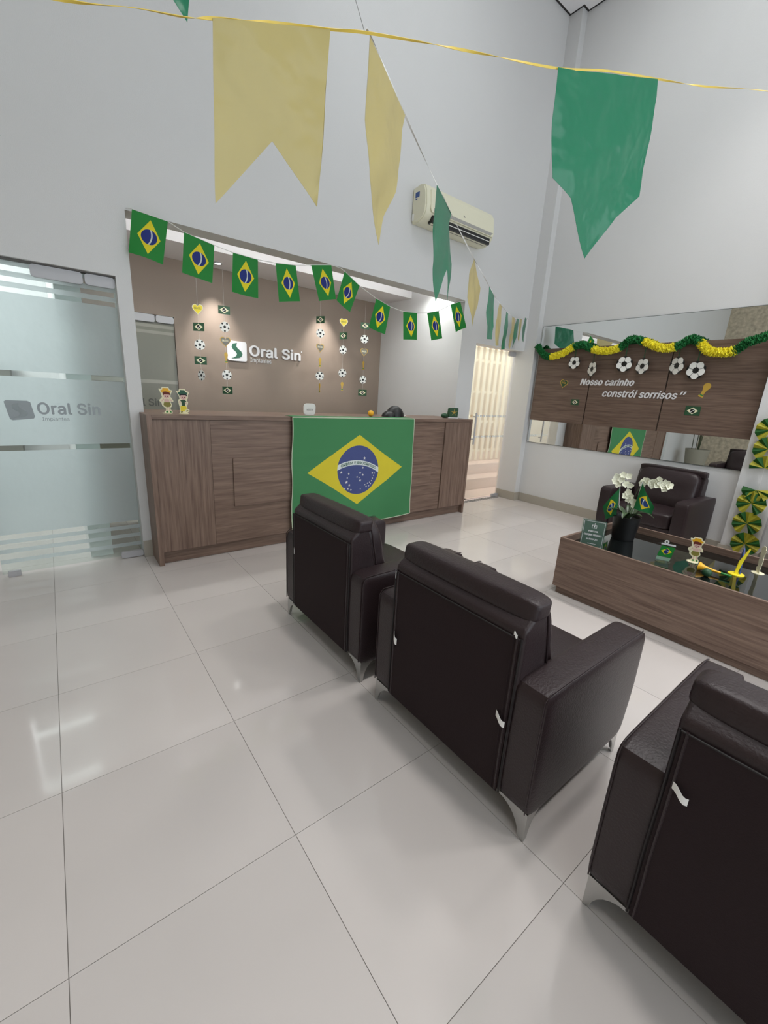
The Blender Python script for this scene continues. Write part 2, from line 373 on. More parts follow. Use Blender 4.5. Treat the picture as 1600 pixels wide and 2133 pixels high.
def text(body, x0, y0, wid, hei, th, mtx, bold=.0, shear=0, bm=None):
    """raised lettering fitted to a wid x hei box whose lower-left corner is (x0,y0) in frame mtx"""
    cu = bpy.data.curves.new('t', 'FONT'); cu.body = body; cu.size = 1; cu.space_character = 1+bold*1.2; cu.shear = shear; cu.resolution_u = 4
    if FONT: cu.font = FONT
    o = bpy.data.objects.new('t', cu); C.objects.link(o); bpy.context.view_layer.update()
    me = bpy.data.meshes.new_from_object(o.evaluated_get(bpy.context.evaluated_depsgraph_get())); bpy.data.objects.remove(o); bpy.data.curves.remove(cu)
    b = bmesh.new(); b.from_mesh(me); bpy.data.meshes.remove(me)
    bmesh.ops.remove_doubles(b, verts=b.verts[:], dist=1e-5)
    lay = b.verts.layers.float.new('lift')
    if bold:   # heavier strokes: shifted copies of the letters, each a hair lower than the last
        m0 = bpy.data.meshes.new('t'); b.to_mesh(m0)
        for q, (dx, dy) in enumerate(((1,0),(-1,0),(0,.7),(0,-.7))):
            n0 = len(b.verts); b.from_mesh(m0); b.verts.ensure_lookup_table(); lay = b.verts.layers.float['lift']
            for v in b.verts[n0:]: v.co.x += dx*bold*.8; v.co.y += dy*bold*.8; v[lay] = -.02*(q+1)
        bpy.data.meshes.remove(m0)
    lay = b.verts.layers.float['lift']
    xs = [v.co.x for v in b.verts]; ys = [v.co.y for v in b.verts]; ax, bx, ay, by = min(xs), max(xs), min(ys), max(ys)
    for v in b.verts:
        v.co.x = x0+(v.co.x-ax)/(bx-ax)*wid; v.co.y = y0+(v.co.y-ay)/(by-ay)*hei; v.co.z = th*(1+v[lay])
    r = bmesh.ops.extrude_face_region(b, geom=b.faces[:])
    nv = {g for g in r['geom'] if isinstance(g, bmesh.types.BMVert)}
    for v in b.verts:
        if v not in nv: v.co.z = 0
    bmesh.ops.recalc_face_normals(b, faces=b.faces[:])
    if callable(mtx):
        for v in b.verts: v.co = mtx(v.co)
    else: b.transform(mtx)
    if bm is not None:
        m2 = bpy.data.meshes.new('t'); b.to_mesh(m2); b.free(); bm.from_mesh(m2); bpy.data.meshes.remove(m2); return bm
    return b
def sheet(fn, nu, nv, uvf=None, th=.0008):
    """cloth/paper sheet from fn(s,t)->point, s left-right, t top-bottom, real thickness"""
    b = bmesh.new(); uvl = b.loops.layers.uv.new('UVMap')
    g = [[b.verts.new(fn(i/nu, j/nv)) for i in range(nu+1)] for j in range(nv+1)]
    for j in range(nv):
        for i in range(nu):
            f = b.faces.new((g[j][i], g[j+1][i], g[j+1][i+1], g[j][i+1]))
            for l, (a, c) in zip(f.loops, ((i,j),(i,j+1),(i+1,j+1),(i+1,j))):
                s, t = a/nu, c/nv; l[uvl].uv = uvf(s, t) if uvf else (s, 1-t)
    b.normal_update()
    if th:
        r = bmesh.ops.solidify(b, geom=b.faces[:], thickness=th)
    return b
def bil(TL, TR, BR, BL):
    a, b_, c, d = map(Vector, (TL, TR, BR, BL))
    return lambda s, t: (a*(1-s)+b_*s)*(1-t)+(d*(1-s)+c*s)*t
def disc(cx, cy, rx, ry=None, n=20, a0=0):
    ry = ry or rx
    return [(cx+rx*math.cos(a0+2*PI*k/n), cy+ry*math.sin(a0+2*PI*k/n)) for k in range(n)]
def rrect(x0, x1, y0, y1, r, n=4):
    o = []
    for cx, cy, a in ((x1-r,y1-r,0),(x0+r,y1-r,PI/2),(x0+r,y0+r,PI),(x1-r,y0+r,1.5*PI)):
        o += [(cx+r*math.cos(a+PI/2*k/n), cy+r*math.sin(a+PI/2*k/n)) for k in range(n+1)]
    return o
def dup(root, loc, rz, label=None):
    r = root.copy(); C.objects.link(r); r.location = loc; r.rotation_euler = (0,0,rz)
    WM[r.name] = Matrix.Translation(loc) @ Matrix.Rotation(rz, 4, 'Z')
    if label: r['label'] = label
    for ch in root.children:
        c = ch.copy(); C.objects.link(c); c.parent = r
        for g in ch.children:
            d = g.copy(); C.objects.link(d); d.parent = c
    return r

# ------------------------------------------------------------------ floor with tiles
T = .591; YG = -.989; GAP = .0018
fl = struct('floor', box(XL-.1, 5.3, YR-.1, 1.75, -.08, -.0025), M['grout'])
tile_me = None; cutm = {}
def add_tile(x0, x1, y0, y1):
    global tile_me
    full = abs(x1-x0-T) < 1e-6 and abs(y1-y0-T) < 1e-6
    key = (round(x1-x0,4), round(y1-y0,4))
    if key not in cutm:
        b = box(-(x1-x0)/2+GAP/2, (x1-x0)/2-GAP/2, -(y1-y0)/2+GAP/2, (y1-y0)/2-GAP/2, -.006, 0)
        me = bpy.data.meshes.new('tile'); b.to_mesh(me); b.free(); me.materials.append(M['tile']); cutm[key] = me
    o = bpy.data.objects.new('tile', cutm[key]); C.objects.link(o); o.parent = fl; o.location = ((x0+x1)/2, (y0+y1)/2, 0)
ix0 = math.floor(XL/T); y_top = 1.6
xs = [XL]+[k*T for k in range(ix0+1, 9) if XL+.02 < k*T < XM-.02]+[XM]
ks = [YG+T*k for k in range(5)]+[YG-T*k for k in range(1, 10)]
ys = sorted([YR]+[k for k in ks if YR+.02 < k < y_top-.02]+[y_top])
for i in range(len(xs)-1):
    for j in range(len(ys)-1):
        if xs[i] > 3.6 and ys[j+1] > .5: continue
        add_tile(xs[i], xs[i+1], ys[j], ys[j+1])

# ------------------------------------------------------------------ room shell
XN0, XN1, ZN = .094, 3.495, 2.49      # reception niche opening
XD1, ZD = 0.0, 2.07                   # frosted door: x -0.87..0
XD2 = 3.765                           # garden door: x 3.765..4.75
WT = .18                              # wall thickness
b = bmesh.new()
def wseg(x0, x1, z0, z1): box(x0, x1, 0, WT, z0, z1, bm=b)
wseg(XL, -.90, 0, ZC); wseg(-.90, 0, ZD, ZC); wseg(0, XN0, 0, ZC); wseg(XN0, XN1, ZN, ZC); wseg(XN1, XD2, 0, ZC); wseg(XD2, 4.75, 2.058, ZC)
box(4.75, XM+.2, -.163, WT, 0, ZC, bm=b)     # corner pilaster
struct('wall_back', b, M['wall'])
b = box(XM, XM+.18, YR, -.163, 0, ZC); struct('wall_right', b, M['wall'])
struct('wall_left', box(XL-.18, XL, YR, .18, 0, ZC), M['stone'])
b = bmesh.new()
for x0, x1, z0, z1 in ((XL,-2.5,0,ZC),(4.2,XM,0,ZC),(-2.5,4.2,4.2,ZC),(-2.5,4.2,0,.35)): box(x0, x1, YR-.18, YR, z0, z1, bm=b)
struct('wall_rear', b, M['wall'])
wn = thing('window_1', '', '', (0.85, YR, .35), kind='structure')
for x in (-2.5,-.85,.82,2.5,4.14): obj('mullion', box(x, x+.06, YR-.1, YR-.04, .35, 4.2), M['chrome'], wn)
for x in (-2.44,-.79,.88,2.56): obj('pane', box(x, x+1.58, YR-.08, YR-.07, .35, 4.2), M['glass'], wn)
# ceiling: plasterboard sheet standing off the walls with a shadow gap
struct('ceiling', box(XL-.1, XM+.18, YR-.18, WT, ZC+.02, ZC+.14), M['shadowgap'])
b = bmesh.new()
pts = [(XL+.03, YR+.03), (XM-.03, YR+.03), (XM-.03, -.193), (XR-.03, -.193), (XR-.03, -.03), (XL+.03, -.03)]
struct('ceiling_panel_sheet', prism(pts, .03, Matrix.Translation((0,0,ZC-.01))), M['ceil'])
# wall column on the right wall
struct('wall_column', box(4.75, XM+.02, -2.93, -2.64, 0, ZC), M['wall'])
# niche shell
b = bmesh.new(); box(.703, XN1+.1, 1.6, 1.72, 0, 2.9, bm=b); box(-.25, .703, 1.6, 1.72, 2.063, 2.9, bm=b); struct('wall_niche_back', b, M['brownwall'])
struct('wall_niche_right', box(XN1, XN1+.12, WT, 1.6, 0, 2.9), M['wall'])
struct('wall_niche_left', box(-.35, -.2, WT, 1.6, 0, 2.9), M['wall'])
b = bmesh.new(); box(-.2, XN1, WT, .965, 2.76, 2.84, bm=b); box(-.2, XN1, .965, 1.6, 2.63, 2.84, bm=b); struct('ceiling_niche', b, M['ceil'])
# baseboards
HB = .118
def bb(name, *a): struct(name, box(*a, bev=.002), M['skirt'])
bb('baseboard_right', XM-.014, XM, -2.64, -.163, 0, HB)
bb('baseboard_right_far', XM-.014, XM, YR, -2.93, 0, HB)
bb('baseboard_pilaster', 4.736, 4.75, -.163, .15, 0, HB)
bb('baseboard_pilaster_end', 4.736, XM, -.177, -.163, 0, HB)
b = bmesh.new(); box(4.736, 4.75, -2.93, -2.64, 0, HB, bm=b); box(4.736, XM-.014, -2.64, -2.626, 0, HB, bm=b); box(4.736, XM-.014, -2.944, -2.93, 0, HB, bm=b)
struct('baseboard_column', b, M['skirt'])
bb('baseboard_back', 0.0, .094, -.014, 0, 0, .135)
bb('baseboard_back_left', XL, -.90, -.014, 0, 0, HB)
bb('baseboard_left', XL, XL+.014, YR, -.014, 0, HB)
# ceiling lamps
for i, (x, y) in enumerate(CEIL_PANELS):  # added fixtures out of view, lighting the floor
    t = thing('added_ceiling_light', 'added square white ceiling panel lamp out of view, %s in the %s' % (('left','middle','right')[i % 3], 'row nearer the counter' if i < 3 else 'row by the street windows'), 'ceiling light', (x, y, ZC-.01), group='added panel lamps in the ceiling')
    obj('trim', box(x-.31, x+.31, y-.31, y+.31, ZC-.02, ZC-.01), M['white'], t); obj('lens', box(x-.28, x+.28, y-.28, y+.28, ZC-.026, ZC-.02), M['panel'], t)
for i, (x, y) in enumerate(WASH):
    t = thing('ceiling_spot', 'small round recessed ceiling spot ' + ('turned to the back wall','turned to the mirror wall')[i], 'ceiling light', (x, y, ZC-.01), group='ceiling spots along the walls')
    obj('ring', lathe([(.06,0),(.06,-.012),(.045,-.012),(.045,0)], (x,y,ZC-.01), 24), M['white'], t); obj('lens', lathe([(.043,0),(.043,-.006)], (x,y,ZC-.01), 24), M['washlens'], t)
for i, (x, y) in enumerate(NICHE_FRONT):
    t = thing('niche_spot', ('leftmost','second from the left','third from the left','rightmost')[i] + ' bright spot lamp in the front strip of the niche ceiling', 'ceiling light', (x, y, 2.76), group='front spots of the reception niche')
    obj('ring', lathe([(.05,0),(.05,-.012),(.036,-.012),(.036,0)], (x,y,2.76), 24), M['white'], t); obj('lens', lathe([(.034,0),(.034,-.008)], (x,y,2.76), 24), M['lamp'], t)
for i, (x, y) in enumerate(NICHE_REAR):
    t = thing('niche_downlight', ('left','right')[i] + ' small round downlight in the lowered ceiling near the taupe wall', 'ceiling light', (x, y, 2.63), group='rear downlights of the reception niche')
    obj('ring', lathe([(.045,0),(.045,-.01),(.033,-.01),(.033,0)], (x,y,2.63), 24), M['chrome'], t); obj('lens', lathe([(.031,0),(.031,-.006)], (x,y,2.63), 24), M['lamp'], t)
tag(obj('light_strip', box(0.02, 3.3, .185, .215, 2.565, 2.59), M['panel']), 'slim light strip hidden behind the niche lintel', 'light strip')
# room behind the frosted door
b = bmesh.new(); box(XL, -.35, 2.5, 2.6, 0, 2.9, bm=b); box(XL-.1, XL, WT, 2.6, 0, 2.9, bm=b); box(XL-.1, -.2, WT, 2.6, 2.8, 2.9, bm=b); box(-.35, -.25, 1.6, 2.6, 0, 2.9, bm=b)
struct('wall_side_room', b, M['wall'])
struct('floor_side_room', box(XL, -.3, 1.6, 2.6, -.06, 0), M['tile'])
t = thing('storage_shelf', 'dark shelf unit blurred behind the frosted glass door', 'shelf', (-1.4, 2.2, 0))
obj('frame', box(-2.1, -.75, 2.2, 2.45, 0, 1.45, bev=.01), M['grey'], t)
for z in (1.5,): obj('top_board', box(-2.15, -.7, 2.18, 2.46, 1.45, 1.49), M['wood_x'], t)
tag(obj('wall_picture', box(-1.5,-.95,2.46,2.5,1.55,2.35,bev=.005), M['grey']), 'grey framed picture behind the frosted door', 'picture')

# ------------------------------------------------------------------ glass doors with frosted film
S_SWOOSH = [(.30,.84),(.24,.70),(.30,.58),(.44,.47),(.50,.36),(.46,.26),(.34,.18),(.20,.13),(.40,.14),(.62,.18),(.74,.27),(.78,.38),(.72,.50),(.56,.62),(.48,.72),(.50,.84),(.52,.90)]
def quad(x0, x1, y, z0, z1):
    b = bmesh.new(); b.faces.new([b.verts.new(p) for p in ((x0,y,z0),(x1,y,z0),(x1,y,z1),(x0,y,z1))]); return b
def frosted_door(name, x0, x1, y, film, printm, inlay, clearm):
    t = thing(name, '', '', (x1, y, 0), kind='structure')
    obj('glass_pane', box(x0, x1, y, y+.01, .012, 2.06, bev=.001), clearm, t)
    for z0, z1 in ((2.03,2.056),(1.967,1.998),(1.905,1.936),(1.405,1.875),(.918,1.368),(.30,.882),(.235,.265),(.165,.195),(.09,.12)):
        obj('frosted_band', quad(x0+.003, x1-.003, y-.0008, z0, z1), film, t)
    W = x1-x0
    fx = FY(x1, y-.0013, 0)
    obj('logo_plate', prism([(-.70,1.205),(-.69,1.214),(-.58,1.214),(-.565,1.205),(-.552,1.11),(-.56,1.098),(-.67,1.085),(-.683,1.092)], .0012, fx), printm, t)
    obj('logo_swoosh', prism([(-.70+.145*u, 1.085+.125*v) for u, v in S_SWOOSH], .0006, FY(x1, y-.0025, 0)), inlay, t)
    obj('lettering', text('Oral Sin', -.535, 1.125, .36, .083, .0012, fx, bold=.03), printm, t)
    obj('small_lettering', text('Implantes', -.515, 1.078, .15, .03, .0010, fx), printm, t)
    obj('hinge_top', prism(rrect(-.46,-.185,1.985,2.06,.02), .02, FY(x1, y-.006, 0), bev=.002), M['chrome'], t)
    obj('hinge_top', prism(rrect(-.175,.0,1.99,2.06,.02), .02, FY(x1, y-.006, 0), bev=.002), M['chrome'], t)
    obj('hinge_bottom', prism(rrect(-.155,.0,.004,.055,.012), .03, FY(x1, y-.01, 0), bev=.002), M['chrome'], t)
    obj('floor_lock', prism(rrect(-.84,-.77,.0,.04,.008), .03, FY(x1, y-.01, 0), bev=.002), M['chrome'], t)
    return t
d1 = frosted_door('door_1', -.875, -.003, .06, M['frost'], M['logogrey'], M['frost'], M['glass'])
struct('trim_1', box(-.90, 0, .03, .10, 2.062, 2.07), M['shadowgap'])
d3 = frosted_door('door_3', -.17, .70, 1.62, M['frostunlit'], M['logounlit'], M['frostunlit'], M['frostunlit2'])
struct('unlit_back_plate', box(-.25, .74, 1.66, 1.72, 0, 2.1), M['frostunlit'])  # dark plate standing in for the unlit room behind the niche door
# garden door
t = thing('door_2', '', '', (4.73, .15, 0), kind='structure')
obj('glass_pane', box(3.775, 4.735, .15, .16, .012, 2.05, bev=.001), M['glass'], t)
for z0, z1 in ((.03,.885),(.915,1.165),(1.195,2.045)): obj('frosted_band', quad(3.778, 4.732, .149, z0, z1), M['frostwarm'], t)
for z in (1.18, .90):
    for k in range(10): obj('safety_mark', prism(rrect(-.0,.045,-.013,.013,.004,2), .0008, FY(4.10+k*.062, .1488, z)), M['white'], t)
obj('door_handle', tube([(4.03,.10,.80),(4.03,.10,1.22)], .012, 12), M['chrome'], t)
for z in (.87,1.17): obj('handle_mount', tube([(4.03,.10,z),(4.03,.15,z)], .01, 10), M['chrome'], t)
obj('hinge_top', prism(rrect(-.14,.0,1.99,2.05,.015), .03, FY(4.735, .14, 0), bev=.002), M['chrome'], t)
obj('hinge_bottom', prism(rrect(-.14,.0,.004,.05,.012), .03, FY(4.735, .14, 0), bev=.002), M['chrome'], t)
gr = thing('floor_grille', 'grey slatted drain grille on the floor under the bright glass door', 'grille', (4.3, .09, 0))
for k in range(19): obj('bar', box(3.78+k*.049, 3.805+k*.049, .055, .13, 0.0, .006), M['mat_grey'], gr)
# yard seen through the garden door
struct('floor_yard', box(3.75, 7.6, WT, 2.6, -.06, 0.0), M['step'])
st = thing('yard_steps', 'two pinkish outdoor steps blurred behind the bright glass door', 'steps', (5.5, .9, 0))
obj('step', box(3.76, 7.49, .62, 2.44, 0.001, .17, bev=.006), M['step'], st); obj('step', box(3.76, 7.49, .92, 2.44, .17, .34, bev=.006), M['step'], st)
gt = thing('yard_gate', 'cream gate of upright slats behind the bright glass door', 'gate', (5.8, 1.2, .34))
for k in range(22): obj('slat', box(4.2+k*.148, 4.262+k*.148, 1.18, 1.205, .36, 2.75, bev=.004), M['gate'], gt)
for z in (.5, 1.0, 1.5, 2.0, 2.5): obj('rail', box(4.2, 7.45, 1.206, 1.236, z, z+.045), M['gate'], gt)
struct('wall_yard', box(3.6, 7.6, 2.46, 2.6, 0, 3.0), mat('yard_plaster', srgb(186,166,140), .8))
struct('wall_yard_side', box(3.62, 3.74, WT, 2.46, 0, 2.9), M['wall'])
struct('wall_yard_far', box(7.5, 7.6, WT, 2.46, 0, 2.9), M['wall'])

# ------------------------------------------------------------------ reception counter
XC0, XC1, YC, HC = .062, 3.53, -.28, 1.158
ct = thing('reception_counter', 'long brown wood-grain reception counter under the wall niche', 'counter', (1.8, 0, 0))
obj('worktop', box(XC0+.035, XC1-.035, YC, .36, HC-.034, HC, bev=.002), M['wood_x'], ct)
obj('end_panel', box(XC0, XC0+.035, YC, -.003, 0, HC, bev=.002), M['wood_z'], ct)
obj('end_panel', box(XC1-.035, XC1, YC, -.003, 0, HC, bev=.002), M['wood_z'], ct)
obj('front_panel', box(XC0+.035, .497, YC+.012, YC+.035, .105, HC-.036, bev=.0015), M['wood_z'], ct)
obj('front_panel', box(.499, 2.214, YC+.016, YC+.035, .105, HC-.036, bev=.0015), M['wood_x'], ct)
obj('front_panel', box(2.216, 3.078, YC+.016, YC+.035, .105, HC-.036, bev=.0015), M['wood_x'], ct)
obj('front_panel', box(3.084, XC1-.035, YC+.004, YC+.035, .105, HC-.036, bev=.0015), M['wood_z'], ct)
obj('raised_panel', box(.66, 2.91, YC+.004, YC+.016, .415, .818, bev=.003), M['wood_x'], ct)
obj('kick_board', box(XC0+.04, 2.212, YC+.045, YC+.065, 0.004, .105), M['wood_x'], ct); obj('kick_board', box(2.216, XC1-.035, YC+.045, YC+.065, 0.004, .105), M['wood_x'], ct)
obj('inner_desk', box(XN0+.02, XN1-.02, .24, .85, .70, .73), M['wood_x'], ct); obj('inner_back', box(XC0+.04, XC1-.04, YC+.07, YC+.09, .0, HC-.036), M['wood_x'], ct)

# big cotton flag over the counter
FW = 1.395
def flagfn(s, t):
    wv = -.008+.006*math.sin(s*9+t*3)*t + .003*math.sin(t*17+s*5)*t+ .009*noise.noise(Vector((s*5,t*4,0)))*min(1,t*5)-.0035*math.exp(-((t-.33)/.012)**2)-.0035*math.exp(-((t-.66)/.012)**2)-.003*math.exp(-((s-.5)/.008)**2)-.003*math.exp(-((s-.75)/.008)**2)
    sag = .012*math.sin(PI*s)
    x = 1.172+s*FW+(.035*t*s)-.01*t+.004*math.sin(t*14)
    return x, wv, sag
def flag_pt(s, t, off=0):
    x, wv, sag = flagfn(s, t)
    z = HC-.002-t*1.045-.03*(1-s)*0+ .02*s*t*0
    z = z + (-.0*s) + (.012*math.sin(s*7))*t
    return Vector((x, YC-.012+wv-.008-off, z))
fb = obj('flag_cloth', sheet(lambda s, t: flag_pt(s, t), 60, 46, th=.0012), M['flag'])
tp = fb; tp.name = 'brazil_flag'; tag(tp, 'large green, yellow and blue cotton flag draped over the reception counter front', 'flag')
obj('folded_top', sheet(lambda s, t: Vector((1.172+s*FW, YC-.02+t*.14, HC+.0022+.0015*math.sin(t*PI)+.0008*math.sin(s*30))), 40, 6, th=.0012), mat('flag_fold', srgb(62,128,80), .85), tp)
e = bmesh.new()
for ln in ([(s/40, 0) for s in range(41)], [(s/40, 1) for s in range(41)], [(0, t/30) for t in range(31)], [(1, t/30) for t in range(31)]):
    tube([flag_pt(a, c, .0) for a, c in ln], .0045, 5, bm=e)
obj('hem', e, mat('flag_hem', srgb(196,206,182), .8), tp)
def flag_map(v):
    # local (x along band angle, y radial, z off) -> on the cloth, following the band arc
    ax, ay, R = BAND; th = PI/2-(v.x)/R
    X = ax+(R+v.y)*math.cos(th); Y = ay+(R+v.y)*math.sin(th)
    s = X+.502; tt = 1-(Y/.75+.52)
    return flag_pt(s, tt, .0016+v.z)
obj('flag_lettering', text('ORDEM E PROGRESSO', -.148-BAND[0], -.010, .305, .0195, .0006, lambda v: flag_map(v), bold=.01), M['darkgreen'], tp)
stars = [(876,570,1.4),(830,792,1),(330,882,1.3),(497,920,1.1),(465,1020,.8),(452,1122,1.5),(524,1195,1.2),(422,1270,.9),(495,1278,1),(567,1308,1),(763,907,1.1),(830,962,1.1),(692,1005,.9),(740,1025,.7),(773,1092,1.2),(1072,932,1),(1128,938,.7),(1106,992,.8),(1082,1062,.8),(1064,1120,.7),(1018,1155,.7),(968,1175,.8),(902,1208,.8),(1046,1192,.8),(1006,1245,.7),(938,1250,.9),(793,1297,.7)]
sb = bmesh.new()
for px, py, k in stars:
    X = (px-735)/490*.174; Y = (848-py)/575*.174
    s = X+.502; tt = 1-(Y/.75+.52); c0 = flag_pt(s, tt, .0018)
    prism([(c0.x+(.0115 if q % 2 == 0 else .0052)*k*math.sin(q*PI/5), c0.z+(.0115 if q % 2 == 0 else .0052)*k*math.cos(q*PI/5)) for q in range(10)], .0006, frame((0, c0.y, 0), (1,0,0), (0,0,1)), bm=sb)
obj('star', sb, M['letter'], tp)['kind'] = 'stuff'

# ------------------------------------------------------------------ niche wall sign
sg = thing('wall_sign', 'white emblem plate with green swoosh and raised white letters on the taupe wall', 'sign', (1.7, 1.6, 1.66))
fy = FY(0, 1.6, 0)
obj('emblem_plate', prism(rrect(1.252,1.482,1.675,1.896,.022), .022, fy, bev=.002), M['letter'], sg)
obj('emblem_swoosh', prism([(1.245+.235*u, 1.672+.23*v) for u, v in S_SWOOSH], .002, FY(0,1.578,0)), M['darkgreen'], sg)
obj('lettering', text('Oral Sin', 1.515, 1.745, .68, .13, .02, fy, bold=.035), M['letter'], sg)
obj('small_lettering', text('Implantes', 1.53, 1.668, .265, .062, .008, fy), M['letter'], sg)
obj('trade_mark', prism(disc(2.215, 1.86, .009, n=12), .004, fy), M['letter'], sg)

# ------------------------------------------------------------------ strings of paper cutouts in the niche
def heart(cx, cy, r, n=28):
    o = []
    for k in range(n):
        a = 2*PI*k/n; o.append((cx+r*math.sin(a)**3, cy+r*(13*math.cos(a)-5*math.cos(2*a)-2*math.cos(3*a)-math.cos(4*a))/15))
    return o
TROPHY = [(-.30,-1),(.30,-1),(.30,-.78),(.18,-.6),(.22,-.1),(.42,.4),(.42,.7),(.25,.95),(0,1.02),(-.25,.95),(-.42,.7),(-.42,.4),(-.22,-.1),(-.18,-.6),(-.30,-.78)]
def cutout(kind, root, x, y, z, ang, sc=1.0, pale=False):
    X = Vector((math.cos(ang), math.sin(ang), 0))
    F = frame((x, y, z), X, (0,0,1)); N = F.to_3x3() @ Vector((0,0,1)); F2 = Matrix.Translation(N*.0026) @ F; F0 = F
    F3 = Matrix.Translation(N*.0034) @ F
    if kind == 'ball':
        p = obj('ball_cutout', prism(disc(0,0,.052*sc,n=20), .0025, F0), M['white'], root)
        b = bmesh.new(); prism(disc(0,0,.016*sc,n=5,a0=PI/2), .0008, F2, bm=b)
        for k in range(5):
            a = PI/2+2*PI*(k+.5)/5
            prism(disc(.041*sc*math.cos(a), .041*sc*math.sin(a), .011*sc, n=5, a0=a), .0008, F2, bm=b)
        obj('black_patch', b, M['black'], p)
    elif kind == 'heart':
        p = obj('heart_cutout', prism(heart(0,0,.055*sc), .0025, F0), M['gold'] if pale else M['cream'], root)
        obj('heart_print', prism(heart(0,0,.047*sc), .0008, F2), M['grey'] if pale else M['yellowp'], p)
        obj('heart_writing', text('BRASIL', -.034*sc, -.004*sc, .068*sc, .020*sc, .0006, F3, bold=.02), M['cream'] if pale else M['olive'], p)
    elif kind == 'flag':
        p = obj('flag_cutout', prism([(-.06*sc,-.04*sc),(.06*sc,-.04*sc),(.06*sc,.04*sc),(-.06*sc,.04*sc)], .0025, F0), M['deepgreen'], root)
        obj('rhombus', prism([(-.046*sc,0),(0,-.031*sc),(.046*sc,0),(0,.031*sc)], .0008, F2), M['cream'], p)
        b = prism(disc(0,0,.019*sc,n=16), .0008, F3); obj('disc', b, M['black'], p)
        obj('band', prism([(-.02*sc,-.014*sc),(-.016*sc,-.018*sc),(.02*sc,.012*sc),(.016*sc,.016*sc)], .0006, Matrix.Translation(N*.0043) @ F), M['white'], p)
    elif kind == 'trophy':
        p = obj('trophy_cutout', prism([(a*.03*sc/.42*.62, c*.055*sc) for a, c in TROPHY], .0025, F0), M['gold'], root)
        obj('trophy_band', prism([(-.012*sc,-.045*sc),(.012*sc,-.045*sc),(.012*sc,-.036*sc),(-.012*sc,-.036*sc)], .0008, F2), M['greenp'], p)
STR = [
 ('leftmost hanging string of paper cutouts, topped by a heart', .860, [('heart',2.132,.5,0),('flag',1.959,.75,1),('ball',1.785,.15,0),('flag',1.628,.35,0),('ball',1.477,1.1,0)]),
 ('second hanging string from the left, crossing the white emblem, topped by a green flag', 1.128, [('flag',2.160,.1,0),('ball',1.994,.5,0),('heart',1.849,.2,1),('trophy',1.680,.1,0),('ball',1.500,.0,0),('flag',1.336,.8,1)]),
 ('third hanging string of cutouts, topped by a narrow turned flag', 2.294, [('flag',2.229,1.1,0),('ball',2.076,.3,0),('heart',1.909,.0,1),('trophy',1.733,.1,0),('ball',1.571,.45,0),('trophy',1.424,1.5,0)]),
 ('fourth hanging string of cutouts, topped by a yellow heart', 2.630, [('heart',2.246,.3,0),('flag',2.085,1.25,0),('ball',1.916,.1,0),('ball',1.630,.6,0),('trophy',1.462,.4,0)]),
 ('rightmost hanging string of cutouts on the taupe wall', 2.962, [('flag',2.248,.2,1),('ball',2.084,.5,0),('heart',1.924,.1,1),('trophy',1.753,1.45,0),('ball',1.567,.1,0),('flag',1.396,.9,1)])]
for lab, x, its in STR:
    r = thing('cutout_string', lab, 'hanging decoration', (x, 1.25, 2.63), group='paper cutout strings in the niche')
    obj('thread', tube([(x,1.2505,2.63),(x,1.2505,its[-1][1])], .0007, 4), M['cordw'], r)
    for k, z, a, pale in its: cutout(k, r, x, 1.249, z, -a, 1.0, bool(pale))

# ------------------------------------------------------------------ string of small flags across the niche
mf = thing('flag_bunting', 'string of ten small green, yellow and blue paper flags across the niche opening', 'bunting', (1.8, -.05, 2.4))
line = [(.10,-.012,2.497),(.13,-.05,2.492),(.348,-.05,2.473),(.451,-.05,2.432),(.66,-.05,2.396),(.798,-.05,2.378),(.996,-.05,2.371),(1.147,-.05,2.378),(1.327,-.05,2.398),(1.472,-.05,2.431),(1.672,-.05,2.472),(1.767,-.05,2.468),(1.814,-.05,2.45),(1.982,-.05,2.362),(2.184,-.05,2.285),(2.361,-.05,2.24),(2.533,-.05,2.221),(2.724,-.05,2.236),(2.867,-.05,2.257),(3.035,-.05,2.302),(3.211,-.05,2.392),(3.358,-.05,2.45),(3.46,-.03,2.475),(3.50,-.005,2.482)]
obj('cord', tube(line, .0028, 5), M['cordw'], mf)
quads = [((.13,2.488),(.348,2.471),(.295,2.19),(.086,2.222)),((.451,2.431),(.66,2.394),(.628,2.131),(.417,2.162)),((.798,2.376),(.996,2.369),(.993,2.088),(.78,2.101)),((1.147,2.376),(1.327,2.396),(1.372,2.129),(1.177,2.093)),((1.472,2.429),(1.672,2.47),(1.724,2.202),(1.551,2.158)),((1.814,2.448),(1.982,2.36),(1.879,2.117),(1.73,2.195)),((2.184,2.283),(2.361,2.238),(2.319,1.977),(2.113,2.018)),((2.533,2.219),(2.724,2.234),(2.751,1.973),(2.563,1.956)),((2.867,2.255),(3.035,2.30),(3.114,2.03),(2.948,1.99)),((3.211,2.39),(3.358,2.448),(3.496,2.195),(3.328,2.122))]
for i, q in enumerate(quads):
    f = bil(*[(a, -.053, c) for a, c in q]); ph = i*1.7
    fn = lambda s, t, f=f, ph=ph: f(s, t)+Vector((0, -.022*math.sin(s*PI)*t*math.cos(ph)-.012*t*math.sin(ph), 0))
    obj('paper_flag', sheet(fn, 8, 10, uvf=lambda s, t: (t, s), th=.0006), M['miniflag'], mf)

